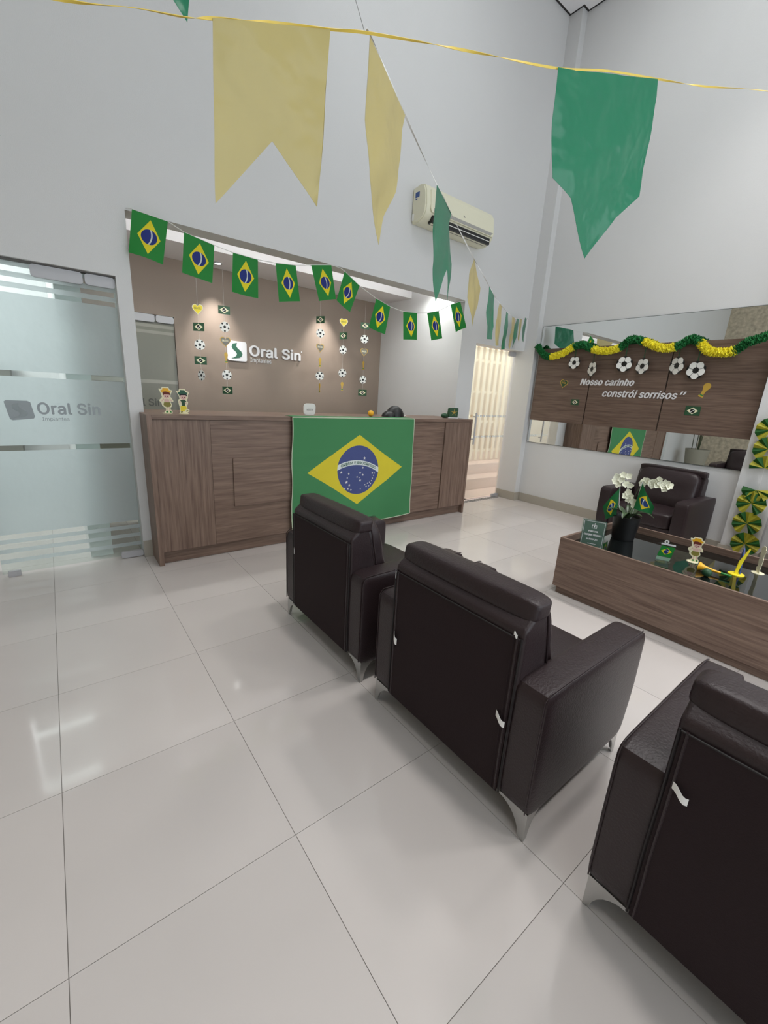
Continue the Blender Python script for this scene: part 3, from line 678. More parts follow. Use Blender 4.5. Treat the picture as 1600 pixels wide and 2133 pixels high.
# ------------------------------------------------------------------ big plastic bunting
def polyflag(pts, m, root, amp=.012, seed=0):
    n = len(pts); P = [Vector(p) for p in pts]; c = sum(P, Vector())/n
    xs = Vector((P[-1].x-P[0].x, P[-1].y-P[0].y, 0)); 
    far = max(P, key=lambda p: (Vector((p.x,p.y,0))-Vector((P[0].x,P[0].y,0))).length); X = (Vector((far.x,far.y,0))-Vector((P[0].x,P[0].y,0))).normalized()
    nor = Vector((X.y, -X.x, 0)); b = bmesh.new(); f = b.faces.new([b.verts.new(p) for p in P])
    bmesh.ops.triangulate(b, faces=[f]); bmesh.ops.subdivide_edges(b, edges=b.edges[:], cuts=5, use_grid_fill=True)
    ztop = max(p.z for p in P)
    for v in b.verts:
        d = (ztop-v.co.z)
        v.co += nor*(amp*(noise.noise(v.co*7+Vector((seed,0,0)))*2)*min(1, d*8))
    r_ = bmesh.ops.extrude_face_region(b, geom=b.faces[:])
    for g in r_['geom']:
        if isinstance(g, bmesh.types.BMVert): g.co += nor*.0006
    bmesh.ops.recalc_face_normals(b, faces=b.faces[:])
    return obj('plastic_flag', b, m, root, smooth=60)
node = (.182,-2.732,2.141)
b1 = thing('pennant_bunting', 'near yellow ribbon bunting with a big yellow swallowtail and a big green pennant', 'bunting', node)
l1 = [(-3.0,-2.45,2.45),(-1.2,-2.6,2.0),(-.9,-2.62,1.955),(-.6,-2.655,1.947),(-.442,-2.668,1.955),(-.351,-2.678,1.971),(-.261,-2.687,2.0),(-.181,-2.695,2.02),(-.134,-2.7,2.037),(-.029,-2.71,2.074),(.101,-2.724,2.114),(.182,-2.732,2.141),(.361,-2.75,2.19),(.542,-2.768,2.237),(.794,-2.794,2.302),(1.016,-2.817,2.376),(1.283,-2.844,2.451),(1.586,-2.875,2.537),(2.071,-2.924,2.691),(3.2,-3.04,3.02),(4.849,-3.2,3.5)]
# flat ribbon that twists along its way
def ribbon(pts, wid, th, tw):
    P = smoothline(pts, 8); b = bmesh.new(); prev = None
    for i, p in enumerate(P):
        t = (P[min(i+1,len(P)-1)]-P[max(i-1,0)]).normalized(); s = t.cross(Vector((0,0,1))).normalized(); u = s.cross(t)
        a = tw(i/len(P)); d1 = (u*math.cos(a)+s*math.sin(a))*wid/2; d2 = (s*math.cos(a)-u*math.sin(a))*th/2
        r = [b.verts.new(p+d1+d2), b.verts.new(p-d1+d2), b.verts.new(p-d1-d2), b.verts.new(p+d1-d2)]
        if prev:
            for k in range(4): b.faces.new((prev[k], prev[(k+1)%4], r[(k+1)%4], r[k]))
        prev = r
    bmesh.ops.recalc_face_normals(b, faces=b.faces[:]); return b
obj('ribbon', ribbon(l1, .0055, .001, lambda u: 26*u+1.2*math.sin(30*u)), M['cordy'], b1)
obj('hanging_wire', tube([node, (-1.8,-2.6,ZC-.01)], .0007, 4), M['grey'], b1)
polyflag([(-.134,-2.7,2.037),(-.139,-2.699,1.881),(-.143,-2.699,1.74),(-.025,-2.711,1.881),(.075,-2.721,1.786),(.09,-2.722,1.954),(.101,-2.724,2.114)], M['plY'], b1, .006, 1)
polyflag([(.794,-2.794,2.302),(.807,-2.795,2.185),(.837,-2.798,2.048),(.928,-2.808,2.016),(.99,-2.814,1.957),(1.07,-2.822,1.878),(1.122,-2.827,1.943),(1.182,-2.833,2.022),(1.299,-2.845,2.117),(1.31,-2.845,2.232),(1.295,-2.845,2.409),(1.283,-2.844,2.451)], M['plG'], b1, .008, 5)
polyflag([(2.43,-2.96,2.80),(2.43,-2.96,2.50),(2.53,-2.97,2.62),(2.62,-2.98,2.55),(2.62,-2.98,2.85)], M['plY'], b1, .006, 9)
b2 = thing('pennant_bunting', 'long white-cord bunting running to the far corner above the bright glass door', 'bunting', (2.4,-1.4,2.1))
l2 = [node,(.215,-2.712,2.155),(.414,-2.594,2.131),(.719,-2.411,2.11),(.916,-2.293,2.103),(1.345,-2.037,2.089),(1.537,-1.922,2.090),(1.847,-1.737,2.089),(2.065,-1.606,2.09),(2.299,-1.467,2.096),(2.701,-1.227,2.125),(3.138,-.966,2.169),(3.528,-.732,2.229),(4.272,-.288,2.392),(4.74,-.005,2.46)]
obj('cord', ribbon(l2, .0055, .0008, lambda u: 30*u), M['cordw'], b2)
F2 = [('Y',[(.204,-2.719,2.151),(.279,-2.674,2.146),(.414,-2.594,2.131),(.397,-2.604,2.088),(.398,-2.603,2.022),(.369,-2.62,1.929),(.317,-2.651,1.849),(.288,-2.669,1.77),(.247,-2.693,1.842),(.217,-2.711,1.889),(.202,-2.72,1.996),(.205,-2.718,2.087)]),
('G',[(.719,-2.411,2.11),(.809,-2.358,2.11),(.916,-2.293,2.103),(.898,-2.304,2.054),(.984,-2.253,1.943),(.982,-2.254,1.886),(.976,-2.257,1.794),(.921,-2.29,1.905),(.867,-2.323,1.836),(.812,-2.356,1.755),(.742,-2.398,1.851),(.72,-2.411,1.969)]),
('Y',[(1.38,-2.016,2.09),(1.589,-1.891,2.009),(1.598,-1.886,1.922),(1.507,-1.94,1.789),(1.339,-2.04,1.898),(1.30,-2.064,1.999)]),
('G',[(1.847,-1.737,2.088),(2.072,-1.603,2.082),(2.084,-1.595,1.987),(2.169,-1.545,1.908),(2.132,-1.566,1.815),(2.074,-1.602,1.891),(1.966,-1.666,1.792),(1.878,-1.718,1.943)]),
('Y',[(2.317,-1.456,2.098),(2.429,-1.389,2.1),(2.443,-1.381,1.993),(2.539,-1.323,1.828),(2.328,-1.449,1.799),(2.246,-1.499,1.955)]),
('G',[(2.701,-1.227,2.125),(2.808,-1.163,2.13),(2.906,-1.104,2.001),(2.894,-1.111,1.849),(2.672,-1.244,1.812),(2.645,-1.26,1.995)]),
('Y',[(3.104,-.986,2.165),(3.333,-.849,2.195),(3.395,-.812,2.039),(3.23,-.91,1.888),(3.073,-1.005,1.987)]),
('G',[(3.488,-.756,2.224),(3.671,-.647,2.25),(3.663,-.65,2.10),(3.443,-.783,1.93),(3.346,-.841,2.076)]),
('Y',[(3.742,-.604,2.271),(3.95,-.48,2.31),(3.946,-.483,2.064),(3.80,-.57,2.10)]),
('G',[(4.272,-.288,2.392),(4.50,-.15,2.42),(4.48,-.16,2.20),(4.38,-.225,2.12),(4.21,-.32,2.17)])]
for i, (c, p) in enumerate(F2): polyflag(p, M['plY'] if c == 'Y' else M['plG'], b2, .008, i*3)
b3 = thing('pennant_bunting', 'high bunting whose green pennant tips reach in from the upper left', 'bunting', (0,-2,2.75))
obj('cord', tube([(-3.0,-2.1,1.3),(-.7,-2.02,2.19),(0.0,-2,2.76),(1.2,-2,3.75),(3.2,-2.0,5.63)], .0015, 5), M['cordw'], b3)
polyflag([(-.10,-2,2.68),(-.085,-2,2.55),(.015,-2,2.448),(.04,-2,2.60),(.06,-2,2.81)], M['plG'], b3, .004, 2)
polyflag([(-.70,-2.02,2.19),(-.70,-2.02,1.95),(-.6,-2.015,2.05),(-.487,-2.01,1.965),(-.478,-2.01,1.985),(-.50,-2.01,2.35)], M['plG'], b3, .004, 3)

# ------------------------------------------------------------------ air conditioner
ac = thing('air_conditioner', 'cream split air conditioner unit high on the back wall', 'air conditioner', (3.12, 0, 3.17))
AX0, AX1 = 2.605, 3.625
prof = [(-.003,3.335),(-.10,3.352),(-.165,3.335),(-.195,3.28),(-.208,3.17),(-.20,3.10),(-.165,3.055),(-.10,3.03),(-.003,3.04)]
b = bmesh.new(); A = [b.verts.new((AX0,y,z)) for y,z in prof]; B = [b.verts.new((AX1,y,z)) for y,z in prof]
b.faces.new(A); b.faces.new(B[::-1])
for k in range(len(prof)): b.faces.new((A[k], B[k], B[(k+1)%len(prof)], A[(k+1)%len(prof)]))
bmesh.ops.recalc_face_normals(b, faces=b.faces[:]); bmesh.ops.bevel(b, geom=[e_ for e_ in b.edges if abs(e_.verts[0].co.x-e_.verts[1].co.x) < 1e-6], offset=.012, segments=3, affect='EDGES')
obj('casing', b, M['acbody'], ac)
obj('front_cover', prism([(AX0+.075,-.075),(AX1-.03,-.075),(AX1-.015,-.045),(AX1-.015,.115),(AX0+.06,.115),(AX0+.06,-.045)], .01, frame((0,-.2015,3.18), (1,0,0), (0,.10,1)), bev=.003), M['acbody'], ac)
obj('trim_strip', prism([(AX0+.10,-.066),(AX1-.07,-.066),(AX1-.03,-.036),(AX0+.10,-.036)], .003, frame((0,-.2115,3.18), (1,0,0), (0,.10,1))), M['acgrey'], ac)
obj('outlet', box(AX0+.10, AX1-.06, -.206, -.14, 3.03, 3.09), M['black'], ac)
obj('louvre', box(AX0+.11, AX1-.07, -.211, -.204, 3.056, 3.062), M['white'], ac)
obj('louvre', box(AX0+.11, AX1-.07, -.178, -.158, 3.026, 3.031), M['acbody'], ac)
obj('maker_badge', prism([(3.12,.012),(3.128,.018),(3.134,.010),(3.15,.004),(3.146,-.002),(3.13,.002)], .002, frame((0,-.2115,3.18), (1,0,0), (0,.10,1))), M['grey'], ac)
FL = frame((AX0,0,0), (0,-1,0), (0,0,1)) @ Matrix.Identity(4)
FL = frame((AX0-.0005, 0, 0), (0,-1,0), (0,0,1))
obj('energy_label', prism(rrect(.045,.105,3.245,3.29,.006), .001, FL), M['blue'], ac)
obj('energy_label_text', prism([(.05,3.228),(.075,3.228),(.075,3.238),(.05,3.238)], .001, FL), M['blue'], ac)
obj('side_plate', prism(rrect(.01,.04,3.06,3.12,.01), .0015, FL), M['white'], ac)

# ------------------------------------------------------------------ armchair
def prof_solid(prof, y0, y1, bev=.012, seg=3):
    b = bmesh.new(); A = [b.verts.new((x,y0,z)) for x,z in prof]; B = [b.verts.new((x,y1,z)) for x,z in prof]
    b.faces.new(A); b.faces.new(B[::-1])
    for k in range(len(prof)): b.faces.new((A[k], B[k], B[(k+1)%len(prof)], A[(k+1)%len(prof)]))
    bmesh.ops.recalc_face_normals(b, faces=b.faces[:])
    if bev: bmesh.ops.bevel(b, geom=b.edges[:], offset=bev, segments=seg, profile=.5, affect='EDGES')
    return b
def make_chair():
    t = thing('armchair', '', 'armchair', (0,0,0)); L = M['leather']; W, AI = .415, .295
    for s in (-1, 1):
        y0, y1 = sorted((s*AI, s*W))
        b = puff(0, .69, y0, y1, .10, .565, p=16, cuts=11, bulge=(.0,.006,.004))
        for v in b.verts:    # front tapers a little towards the floor
            if v.co.x > .35: v.co.x -= (v.co.x-.35)/.34*max(0, .30-v.co.z)*.16
        ar = obj('arm', b, L, t, local=True)
        sm = tube([(-.001, s*(W-.012), .12), (-.001, s*(W-.012), .545), (.02, s*(W-.010), .566), (.655, s*(W-.012), .566), (.672, s*(W-.014), .562)], .0022, 5)
        obj('arm_piping', sm, L, ar, local=True)
    back = prof_solid([(0,.115),(0,.722),(.05,.765),(.10,.765),(.165,.50),(.20,.30),(.20,.115)], -.307, .307, .014)
    bk = obj('back_frame', back, L, t, local=True)
    # head roll
    hb = puff(.030, .130, -.312, .312, .738, .812, p=7.0, cuts=11, bulge=(.008,0,.002))
    for v in hb.verts:
        v.co.x += (v.co.z-.775)*.15; v.co.z += .002*noise.noise(v.co*9)
    obj('head_roll', hb, L, t, local=True)
    for s in (-1, 1):
        obj('back_piping', tube([(.112,s*.304,.762),(.122,s*.3055,.72),(.152,s*.3065,.57),(.178,s*.306,.45)], .004, 6), L, bk, local=True)
    # rear cloth panel with zipped seams
    rp = prism([(-.293,.115),(.293,.115),(.293,.694),(-.293,.694)], .004, frame((0,0,0), (0,-1,0), (0,0,1)))
    rear = obj('rear_panel', rp, M['backcloth'], t, local=True)
    b = tube([(-.005,-.296,.697),(-.005,.296,.697)], .0026, 5); obj('rear_seam', b, M['seam'], rear, local=True)
    for s in (-1, 1):
        for o_, m_ in ((.270,'backcloth'),(.284,'leather'),(.2995,'seam')):
            pts = [(-.0035, s*(o_+.0015*math.sin(k*.7+s*2)*(k/14)), .70-.0415*k) for k in range(15)]
            if s > 0 and o_ < .28: continue
            obj('side_seam', tube(pts, .004 if o_ < .29 else .003, 6), M[m_], rear, local=True)
    # seat: base box, cushion, back cushion
    obj('seat_base', prof_solid([(.15,.105),(.15,.27),(.655,.27),(.635,.105)], -.297, .297, .01), L, t, local=True)
    sc = puff(.16, .675, -.292, .292, .262, .42, p=9, cuts=11, bulge=(.008,0,.016))
    obj('seat_cushion', sc, L, t, local=True)
    bc = puff(.115, .235, -.285, .285, .40, .79, p=6, cuts=11, bulge=(.018,0,.0))
    for v in bc.verts:
        v.co.x += (.60-v.co.z)*.26
        for by in (-.12,.12):
            d = math.hypot(v.co.y-by, v.co.z-.60); v.co.x -= .016*math.exp(-(d/.035)**2) if v.co.x > .15 else 0
        v.co.x -= .008*math.exp(-((v.co.z-.60)/.012)**2) if v.co.x > .15 else 0
    bcu = obj('back_cushion', bc, L, t, local=True)
    # metal corner brackets as legs
    for sx in (0, 1):
        for s in (-1, 1):
            x0 = .012 if sx == 0 else .655; d = 1 if sx == 0 else -1
            b = bmesh.new()
            arc = lambda L_: [(0,0)]+[(.018+ (L_-.018)*(1-math.cos(q*PI/12))**.9, .008+.094*math.sin(q*PI/12)) for q in range(0,7)]+[(L_,.112),(0,.112)]
            F1 = frame((x0, s*(W-.012), 0), (0,-s,0), (0,0,1))
            prism(arc(.105), .005, F1, bm=b)
            F2_ = frame((x0, s*(W-.012), 0), (d,0,0), (0,0,1))
            prism(arc(.085), .005, F2_, bm=b)
            if sx == 0: pass
            bmesh.ops.recalc_face_normals(b, faces=b.faces[:])
            obj('leg', b, M['metal'], t, local=True)
    return t
ch = make_chair()
CH = [((.58,-1.855,0),0,'dark brown leather armchair nearest the reception counter, seen from behind'),
      ((.58,-2.800,0),0,'dark leather armchair in the middle of the row of three, its back with white tags'),
      ((.58,-3.815,0),0,'nearest dark brown leather armchair, cut by the lower right corner'),
      ((4.81,-2.09,0),PI-.05,'dark leather armchair facing us under the mirror, behind the orchid'),
      ((4.83,-3.52,0),PI,'dark leather armchair on the right wall beyond the fan-decorated column')]
chairs = [ch]
for i, (l, rz, lab) in enumerate(CH):
    if i == 0:
        c = ch; c.location = l; c.rotation_euler = (0,0,rz); WM[c.name] = Matrix.Translation(l) @ Matrix.Rotation(rz,4,'Z'); c['label'] = lab
    else: c = dup(ch, l, rz, lab)
    c['group'] = 'leather armchairs in the waiting area'
    if i: chairs.append(c)
chairs[3].scale = (1,1.02,1.0)
def tagmesh(root, pts, y_axis_pts=None):
    return None
def white_tag(root, y0, z0, y1, z1, h, curl=.01):
    fn = lambda s, t: Vector((.572-curl*math.sin(s*PI*.8), y0+(y1-y0)*s, z0+(z1-z0)*s-h*t+.004*math.sin(s*6)))
    obj('sewn_tag', sheet(fn, 6, 3, th=.0008), M['tag'], root, label='small white tag sewn into the rear seam')
white_tag(chairs[1], -2.519,.43, -2.545,.41, .03); white_tag(chairs[1], -2.503,.705,-2.508,.70,.03,.002); white_tag(chairs[1], -3.052,.418,-3.092,.402,.022); white_tag(chairs[1], -3.072,.717,-3.086,.714,.013,.002)
white_tag(chairs[2], -3.532,.566,-3.568,.552,.019); white_tag(chairs[0], -1.572,.49,-1.579,.485,.03,.003)

# ------------------------------------------------------------------ coffee table
TX0, TX1, TY1, TY0, TH = 2.428, 3.325, -2.19, -4.05, .44
ta = thing('coffee_table', 'long low brown wood-grain coffee table with sunken dark glass top', 'table', ((TX0+TX1)/2, (TY0+TY1)/2, 0))
R_ = .022
obj('side_board', box(TX0, TX0+R_, TY0, TY1, .055, TH, bev=.0012), M['wood_y'], ta); obj('side_board', box(TX1-R_, TX1, TY0, TY1, .055, TH, bev=.0012), M['wood_y'], ta)
obj('end_board', box(TX0+R_, TX1-R_, TY1-R_, TY1, .055, TH, bev=.0012), M['wood_x'], ta); obj('end_board', box(TX0+R_, TX1-R_, TY0, TY0+R_, .055, TH, bev=.0012), M['wood_x'], ta)
obj('plinth', box(TX0+.022, TX1-.022, TY0+.022, TY1-.022, 0, .056), M['wood_y'], ta)
obj('glass_top', box(TX0+R_, TX1-R_, TY0+R_, TY1-R_, .378, .39), M['tableglass'], ta, smooth=0)
ZT = .39
# sign in acrylic stand
def facing(x, y):
    r = Vector((x-CAMX[0], y-CAMX[1], 0)).normalized(); return (r.y, -r.x, 0)
CAMX = (-.457,-3.704)
sn = thing('acrylic_sign', 'green framed notice in a clear acrylic stand at the table corner', 'sign', (2.54,-2.37,ZT), rz=0)
Xd = Vector((.40,-.916,0)).normalized(); F = frame((2.505,-2.30,ZT+.008), Xd, (.10,.04,1))
obj('notice', prism([(0,0),(.150,0),(.150,.198),(0,.198)], .002, F), M['greennotice'], sn)
obj('stand', prism([(-.008,-.008),(.158,-.008),(.158,.206),(-.008,.206)], .004, Matrix.Translation(F.to_3x3() @ Vector((0,0,-.004))) @ F), M['acryl'], sn)
Fn = Matrix.Translation(F.to_3x3() @ Vector((0,0,.002))) @ F
b = bmesh.new()
for x0, x1, y0, y1 in ((.006,.144,.190,.192),(.006,.144,.006,.008),(.006,.008,.006,.192),(.142,.144,.006,.192)): prism([(x0,y0),(x1,y0),(x1,y1),(x0,y1)], .0005, Fn, bm=b)
obj('notice_border', b, M['letter'], sn)
b = bmesh.new(); text('POR FAVOR,', .043,.110,.064,.015,.0005,Fn,bold=.03,bm=b); text('CONFIRME PRESENÇA', .016,.082,.118,.017,.0005,Fn,bold=.03,bm=b); text('NA RECEPÇÃO.', .037,.052,.076,.017,.0005,Fn,bold=.03,bm=b)
obj('notice_lettering', b, M['letter'], sn)
ic = obj('notice_icon', prism([(.060,.142),(.092,.142),(.092,.166),(.060,.166)], .0005, Fn), M['letter'], sn)
obj('icon_window', prism([(.063,.145),(.089,.145),(.089,.163),(.063,.163)], .0004, Matrix.Translation(Fn.to_3x3() @ Vector((0,0,.0006))) @ Fn), M['greennotice'], ic)
for x0, x1, y0, y1 in ((.072,.080,.150,.158),(.075,.078,.166,.180),(.05,.105,.026,.029)): obj('icon_mark', prism([(x0,y0),(x1,y0),(x1,y1),(x0,y1)], .0005, Matrix.Translation(Fn.to_3x3() @ Vector((0,0,.0008))) @ Fn), M['letter'], ic)
obj('stand_foot', box(2.50,2.58,-2.46,-2.30,ZT,ZT+.004), M['acryl'], sn)

# orchid
PC = (3.02,-2.385)
po = thing('potted_orchid', 'white orchid in a round black pot on the dark glass table', 'plant', (*PC, ZT))
obj('pot', lathe([(.076,0),(.080,.01),(.098,.17),(.100,.185),(.094,.187),(.088,.165),(.02,.16)], (*PC,ZT), 40), M['potblack'], po)
obj('soil', lathe([(.086,.155),(.04,.166),(.0,.168)], (*PC,ZT), 24), M['soil'], po)
def leafmesh(base, tip, wid, droop, n=8):
    base, tip = Vector(base), Vector(tip); d = tip-base; s = d.cross(Vector((0,0,1))).normalized(); b = bmesh.new(); rows = []
    for k in range(n+1):
        u = k/n; p = base+d*u+Vector((0,0,droop*math.sin(u*PI*.9))); w_ = wid*math.sin(PI*(.08+.92*u)**.8)
        rows.append([b.verts.new(p-s*w_+Vector((0,0,w_*.3))), b.verts.new(p), b.verts.new(p+s*w_+Vector((0,0,w_*.3)))])
    for a, c in zip(rows, rows[1:]):
        for k in range(2): b.faces.new((a[k], a[k+1], c[k+1], c[k]))
    bmesh.ops.recalc_face_normals(b, faces=b.faces[:]); bmesh.ops.solidify(b, geom=b.faces[:], thickness=.0015); return b
for a, ln, dz, dr in ((.3,.16,.05,.05),(1.4,.15,.02,.06),(2.4,.17,.04,.05),(3.3,.15,.0,.06),(4.1,.17,.05,.03),(4.9,.18,.02,.06),(5.6,.13,.09,.02)):
    obj('leaf', leafmesh((PC[0],PC[1],ZT+.16), (PC[0]+ln*math.cos(a), PC[1]+ln*math.sin(a), ZT+.17+dz), .026, dr), M['leaf'], po)
stems = [[(3.02,-2.39,.55),(3.022,-2.385,.65),(3.012,-2.36,.77),(3.0,-2.33,.845),(2.987,-2.29,.85),(2.975,-2.26,.82)],
         [(3.02,-2.39,.55),(3.03,-2.40,.68),(3.036,-2.415,.80),(3.048,-2.45,.865),(3.073,-2.52,.885),(3.097,-2.585,.845)],
         [(3.02,-2.38,.55),(3.012,-2.365,.66),(3.010,-2.36,.745),(3.02,-2.38,.76),(3.032,-2.41,.70)]]
for s_ in stems: obj('stem', tube(smoothline(s_, 6), .0028, 6), M['stem'], po)
def bloom(c, r, ax, seed):
    random.seed(seed); b = bmesh.new(); ax = Vector(ax).normalized(); q = ax.to_track_quat('Z','Y').to_matrix().to_4x4(); a0 = random.random()*6
    for k in range(5):
        a = a0+2*PI*k/5; L_ = r*(1.0 if k % 2 else .92); w_ = r*(.52 if k % 2 else .40); rows = []
        for i in range(5):
            u = i/4; ww = w_*math.sin(PI*(.12+.80*u)); cx, cy = math.cos(a), math.sin(a)
            rows.append([b.verts.new(q @ Vector((cx*L_*u-cy*ww*v, cy*L_*u+cx*ww*v, .18*r*(u*u)+.12*r*abs(v)))+Vector(c)) for v in (-1,0,1)])
        for x_, y_ in zip(rows, rows[1:]):
            for i in range(2): b.faces.new((x_[i], x_[i+1], y_[i+1], y_[i]))
    bmesh.ops.recalc_face_normals(b, faces=b.faces[:]); bmesh.ops.solidify(b, geom=b.faces[:], thickness=.0008)
    return b
BL = [(2.981,-2.270,.872),(2.991,-2.304,.855),(2.984,-2.290,.813),(3.001,-2.335,.823),(3.004,-2.345,.885),(3.013,-2.365,.818),(2.993,-2.309,.890),(2.975,-2.262,.835),
      (3.013,-2.365,.764),(3.021,-2.383,.735),(3.029,-2.404,.700),(3.018,-2.374,.708),(3.034,-2.418,.672),(3.010,-2.352,.735),
      (3.042,-2.438,.846),(3.052,-2.463,.866),(3.061,-2.489,.858),(3.069,-2.510,.874),(3.076,-2.529,.888),(3.083,-2.547,.860),(3.093,-2.573,.868),(3.094,-2.575,.830),(3.100,-2.597,.852),(3.075,-2.526,.848),(3.047,-2.448,.870),(3.088,-2.560,.842),(3.064,-2.498,.845)]
random.seed(9)
for i, p in enumerate(BL):
    dirn = (-.9+random.uniform(-.35,.35), -.5+random.uniform(-.5,.5), random.uniform(-.3,.45))
    f_ = obj('blossom', bloom((p[0]-.012, p[1], p[2]), .026+.006*random.random(), dirn, 100+i), M['petal'], po, smooth=50)
random.seed(4)
def stickflag(label, stick, fn, group='small hand flags in the orchid pot'):
    t = thing('hand_flag', label, 'flag', stick[0], group=group)
    obj('stick', tube(stick, .0025, 6), M['cordw'], t)
    obj('flag_sheet', sheet(fn, 12, 12, uvf=lambda s, t_: (s, 1-t_), th=.0006), M['sleeveflag'], t)
fL = bil((2.962,-2.312,.790),(2.966,-2.326,.575),(2.946,-2.262,.525),(2.934,-2.225,.622))
stickflag('small plastic flag hanging left of the orchid pot', [(3.0,-2.36,.55),(2.975,-2.325,.66),(2.962,-2.31,.80)], lambda s, t: fL(s,t)+Vector((-.01*math.sin(t*PI),0,0)))
fR = bil((3.016,-2.442,.856),(3.0,-2.425,.652),(3.045,-2.535,.625),(3.035,-2.545,.68))
stickflag('small plastic flag folded on the right side of the orchid', [(3.02,-2.41,.55),(3.012,-2.428,.66),(3.014,-2.44,.86)], lambda s, t: fR(s,t)+Vector((-.016*math.sin(t*PI*1.5),0,0)))

# cutout figures
GIRL = [(280,345),(350,350),(380,290),(570,290),(600,360),(665,380),(670,410),(620,520),(610,590),(650,640),(690,720),(680,755),(620,745),(600,760),(640,830),(635,890),(590,940),(590,990),(640,1060),(640,1110),(400,1110),(400,1070),(450,1030),(450,970),(340,870),(330,790),(280,740),(280,700),(330,640),(360,610),(345,540),(320,450),(280,370)]
BOY = [(830,380),(900,385),(925,310),(1100,310),(1135,370),(1215,395),(1225,430),(1190,500),(1180,600),(1140,680),(1180,750),(1160,820),(1140,850),(1145,960),(1200,990),(1205,1040),(1150,1080),(1130,1110),(900,1110),(905,1050),(900,880),(885,830),(870,720),(880,660),(920,640),(900,540),(860,450),(830,410)]
def figure(name, label, base, X, kind, h=.19, m_back=None, group=None):
    k = h/(1110-290); cx = 480 if kind == 'girl' else 1020
    P = lambda L_: [((x-cx)*k, (1110-y)*k+.004) for x, y in L_]
    t = thing(name, label, 'figurine', base, group=group)
    F = frame(base, X, (0,0,1)); N = F.to_3x3() @ Vector((0,0,1)); F0 = Matrix.Translation(-N*.0025) @ F
    Fa = Matrix.Translation(N*.0006) @ F; Fb = Matrix.Translation(N*.0012) @ F
    obj('board', prism(P(GIRL if kind == 'girl' else BOY), .003, F0), m_back or M['cream'], t)
    obj('foot_disc', lathe([(.035,0),(.035,.003),(.033,.004)], base, 28), m_back or M['cream'], t)
    def pr(n, L_, m, FF=Fa): obj(n, prism(P(L_), .0006, FF), m, t)
    if kind == 'girl':
        pr('hat', [(330,400),(385,375),(395,320),(560,320),(580,390),(640,405),(600,470),(370,470)], M['orange'])
        pr('hair', [(385,470),(410,435),(480,425),(570,440),(605,480),(600,550),(570,520),(430,520),(395,560)], M['brownhair'], Fb)
        pr('face', [(420,500),(560,500),(590,560),(565,625),(490,655),(425,620),(405,560)], M['skin'])
        pr('eye', disc(462,580,14,22,8), M['brownhair'], Fb); pr('eye', disc(528,582,14,22,8), M['brownhair'], Fb); pr('mouth', disc(492,630,14,7,8), M['brownhair'], Fb)
        pr('arm', [(400,640),(360,700),(330,740),(350,745),(420,680)], M['skin']); pr('arm', [(585,640),(630,700),(655,735),(640,742),(575,680)], M['skin'])
        pr('bodice', [(430,665),(560,665),(575,760),(415,760)], M['skin'], Fb)
        pr('skirt', [(410,770),(585,765),(615,850),(570,910),(490,925),(420,900),(385,845)], M['olive'])
        pr('leg', [(470,925),(500,925),(495,1060),(465,1060)], M['skin']); pr('leg', [(540,925),(570,925),(590,1060),(560,1060)], M['skin'])
        pr('shoe', [(450,1050),(510,1040),(515,1095),(450,1098)], M['greenp'], Fb); pr('shoe', [(565,1045),(605,1050),(615,1095),(575,1098)], M['greenp'], Fb)
    else:
        pr('hat', [(870,415),(935,410),(950,345),(1085,345),(1110,405),(1180,430),(1140,500),(1000,480),(900,500)], M['darkgreen'])
        pr('hair', [(915,500),(960,470),(1100,470),(1155,500),(1150,560),(1110,510),(960,520),(930,560)], M['black'], Fb)
        pr('face', [(950,510),(1100,500),(1140,570),(1105,650),(1030,670),(960,640),(940,570)], M['skin'])
        pr('eye', disc(1005,585,14,22,8), M['brownhair'], Fb); pr('eye', disc(1078,588,14,22,8), M['brownhair'], Fb); pr('mouth', disc(1045,635,14,7,8), M['brownhair'], Fb)
        pr('shirt', [(930,690),(1000,665),(1080,665),(1130,720),(1120,745),(1075,730),(1080,860),(980,865),(965,730)], M['deepgreen'])
        pr('arm', [(925,700),(950,730),(935,800),(905,780),(900,720)], M['skin']); pr('arm', [(1100,750),(1140,780),(1120,810),(1090,790)], M['skin'])
        pr('trousers', [(930,880),(980,866),(1080,862),(1120,900),(1120,985),(1070,1000),(1050,1050),(1000,1050),(930,1040)], M['yellowp'])
        pr('shoe', [(930,1060),(990,1045),(1000,1080),(930,1100)], M['olive'], Fb); pr('shoe', [(1090,1030),(1160,1000),(1175,1030),(1110,1060)], M['olive'], Fb)
    return t
figure('acrylic_figure', 'cartoon girl in a yellow straw hat on the left end of the reception counter', (.232,-.12,HC), (.96,-.28,0), 'girl', .188, group='cutout children figures')
figure('acrylic_figure', 'cartoon boy in a green straw hat on the left end of the reception counter', (.348,-.12,HC), (.96,-.28,0), 'boy', .185, group='cutout children figures')
figure('acrylic_figure', 'cartoon girl in a yellow hat standing in the middle of the dark glass table', (2.935,-2.89,ZT), (.24,-.97,0), 'girl', .172, group='cutout children figures')
figure('acrylic_figure', 'cutout child figure seen edge-on at the right end of the glass table', (3.10,-3.21,ZT), (.90,.44,0), 'boy', .185, group='cutout children figures')
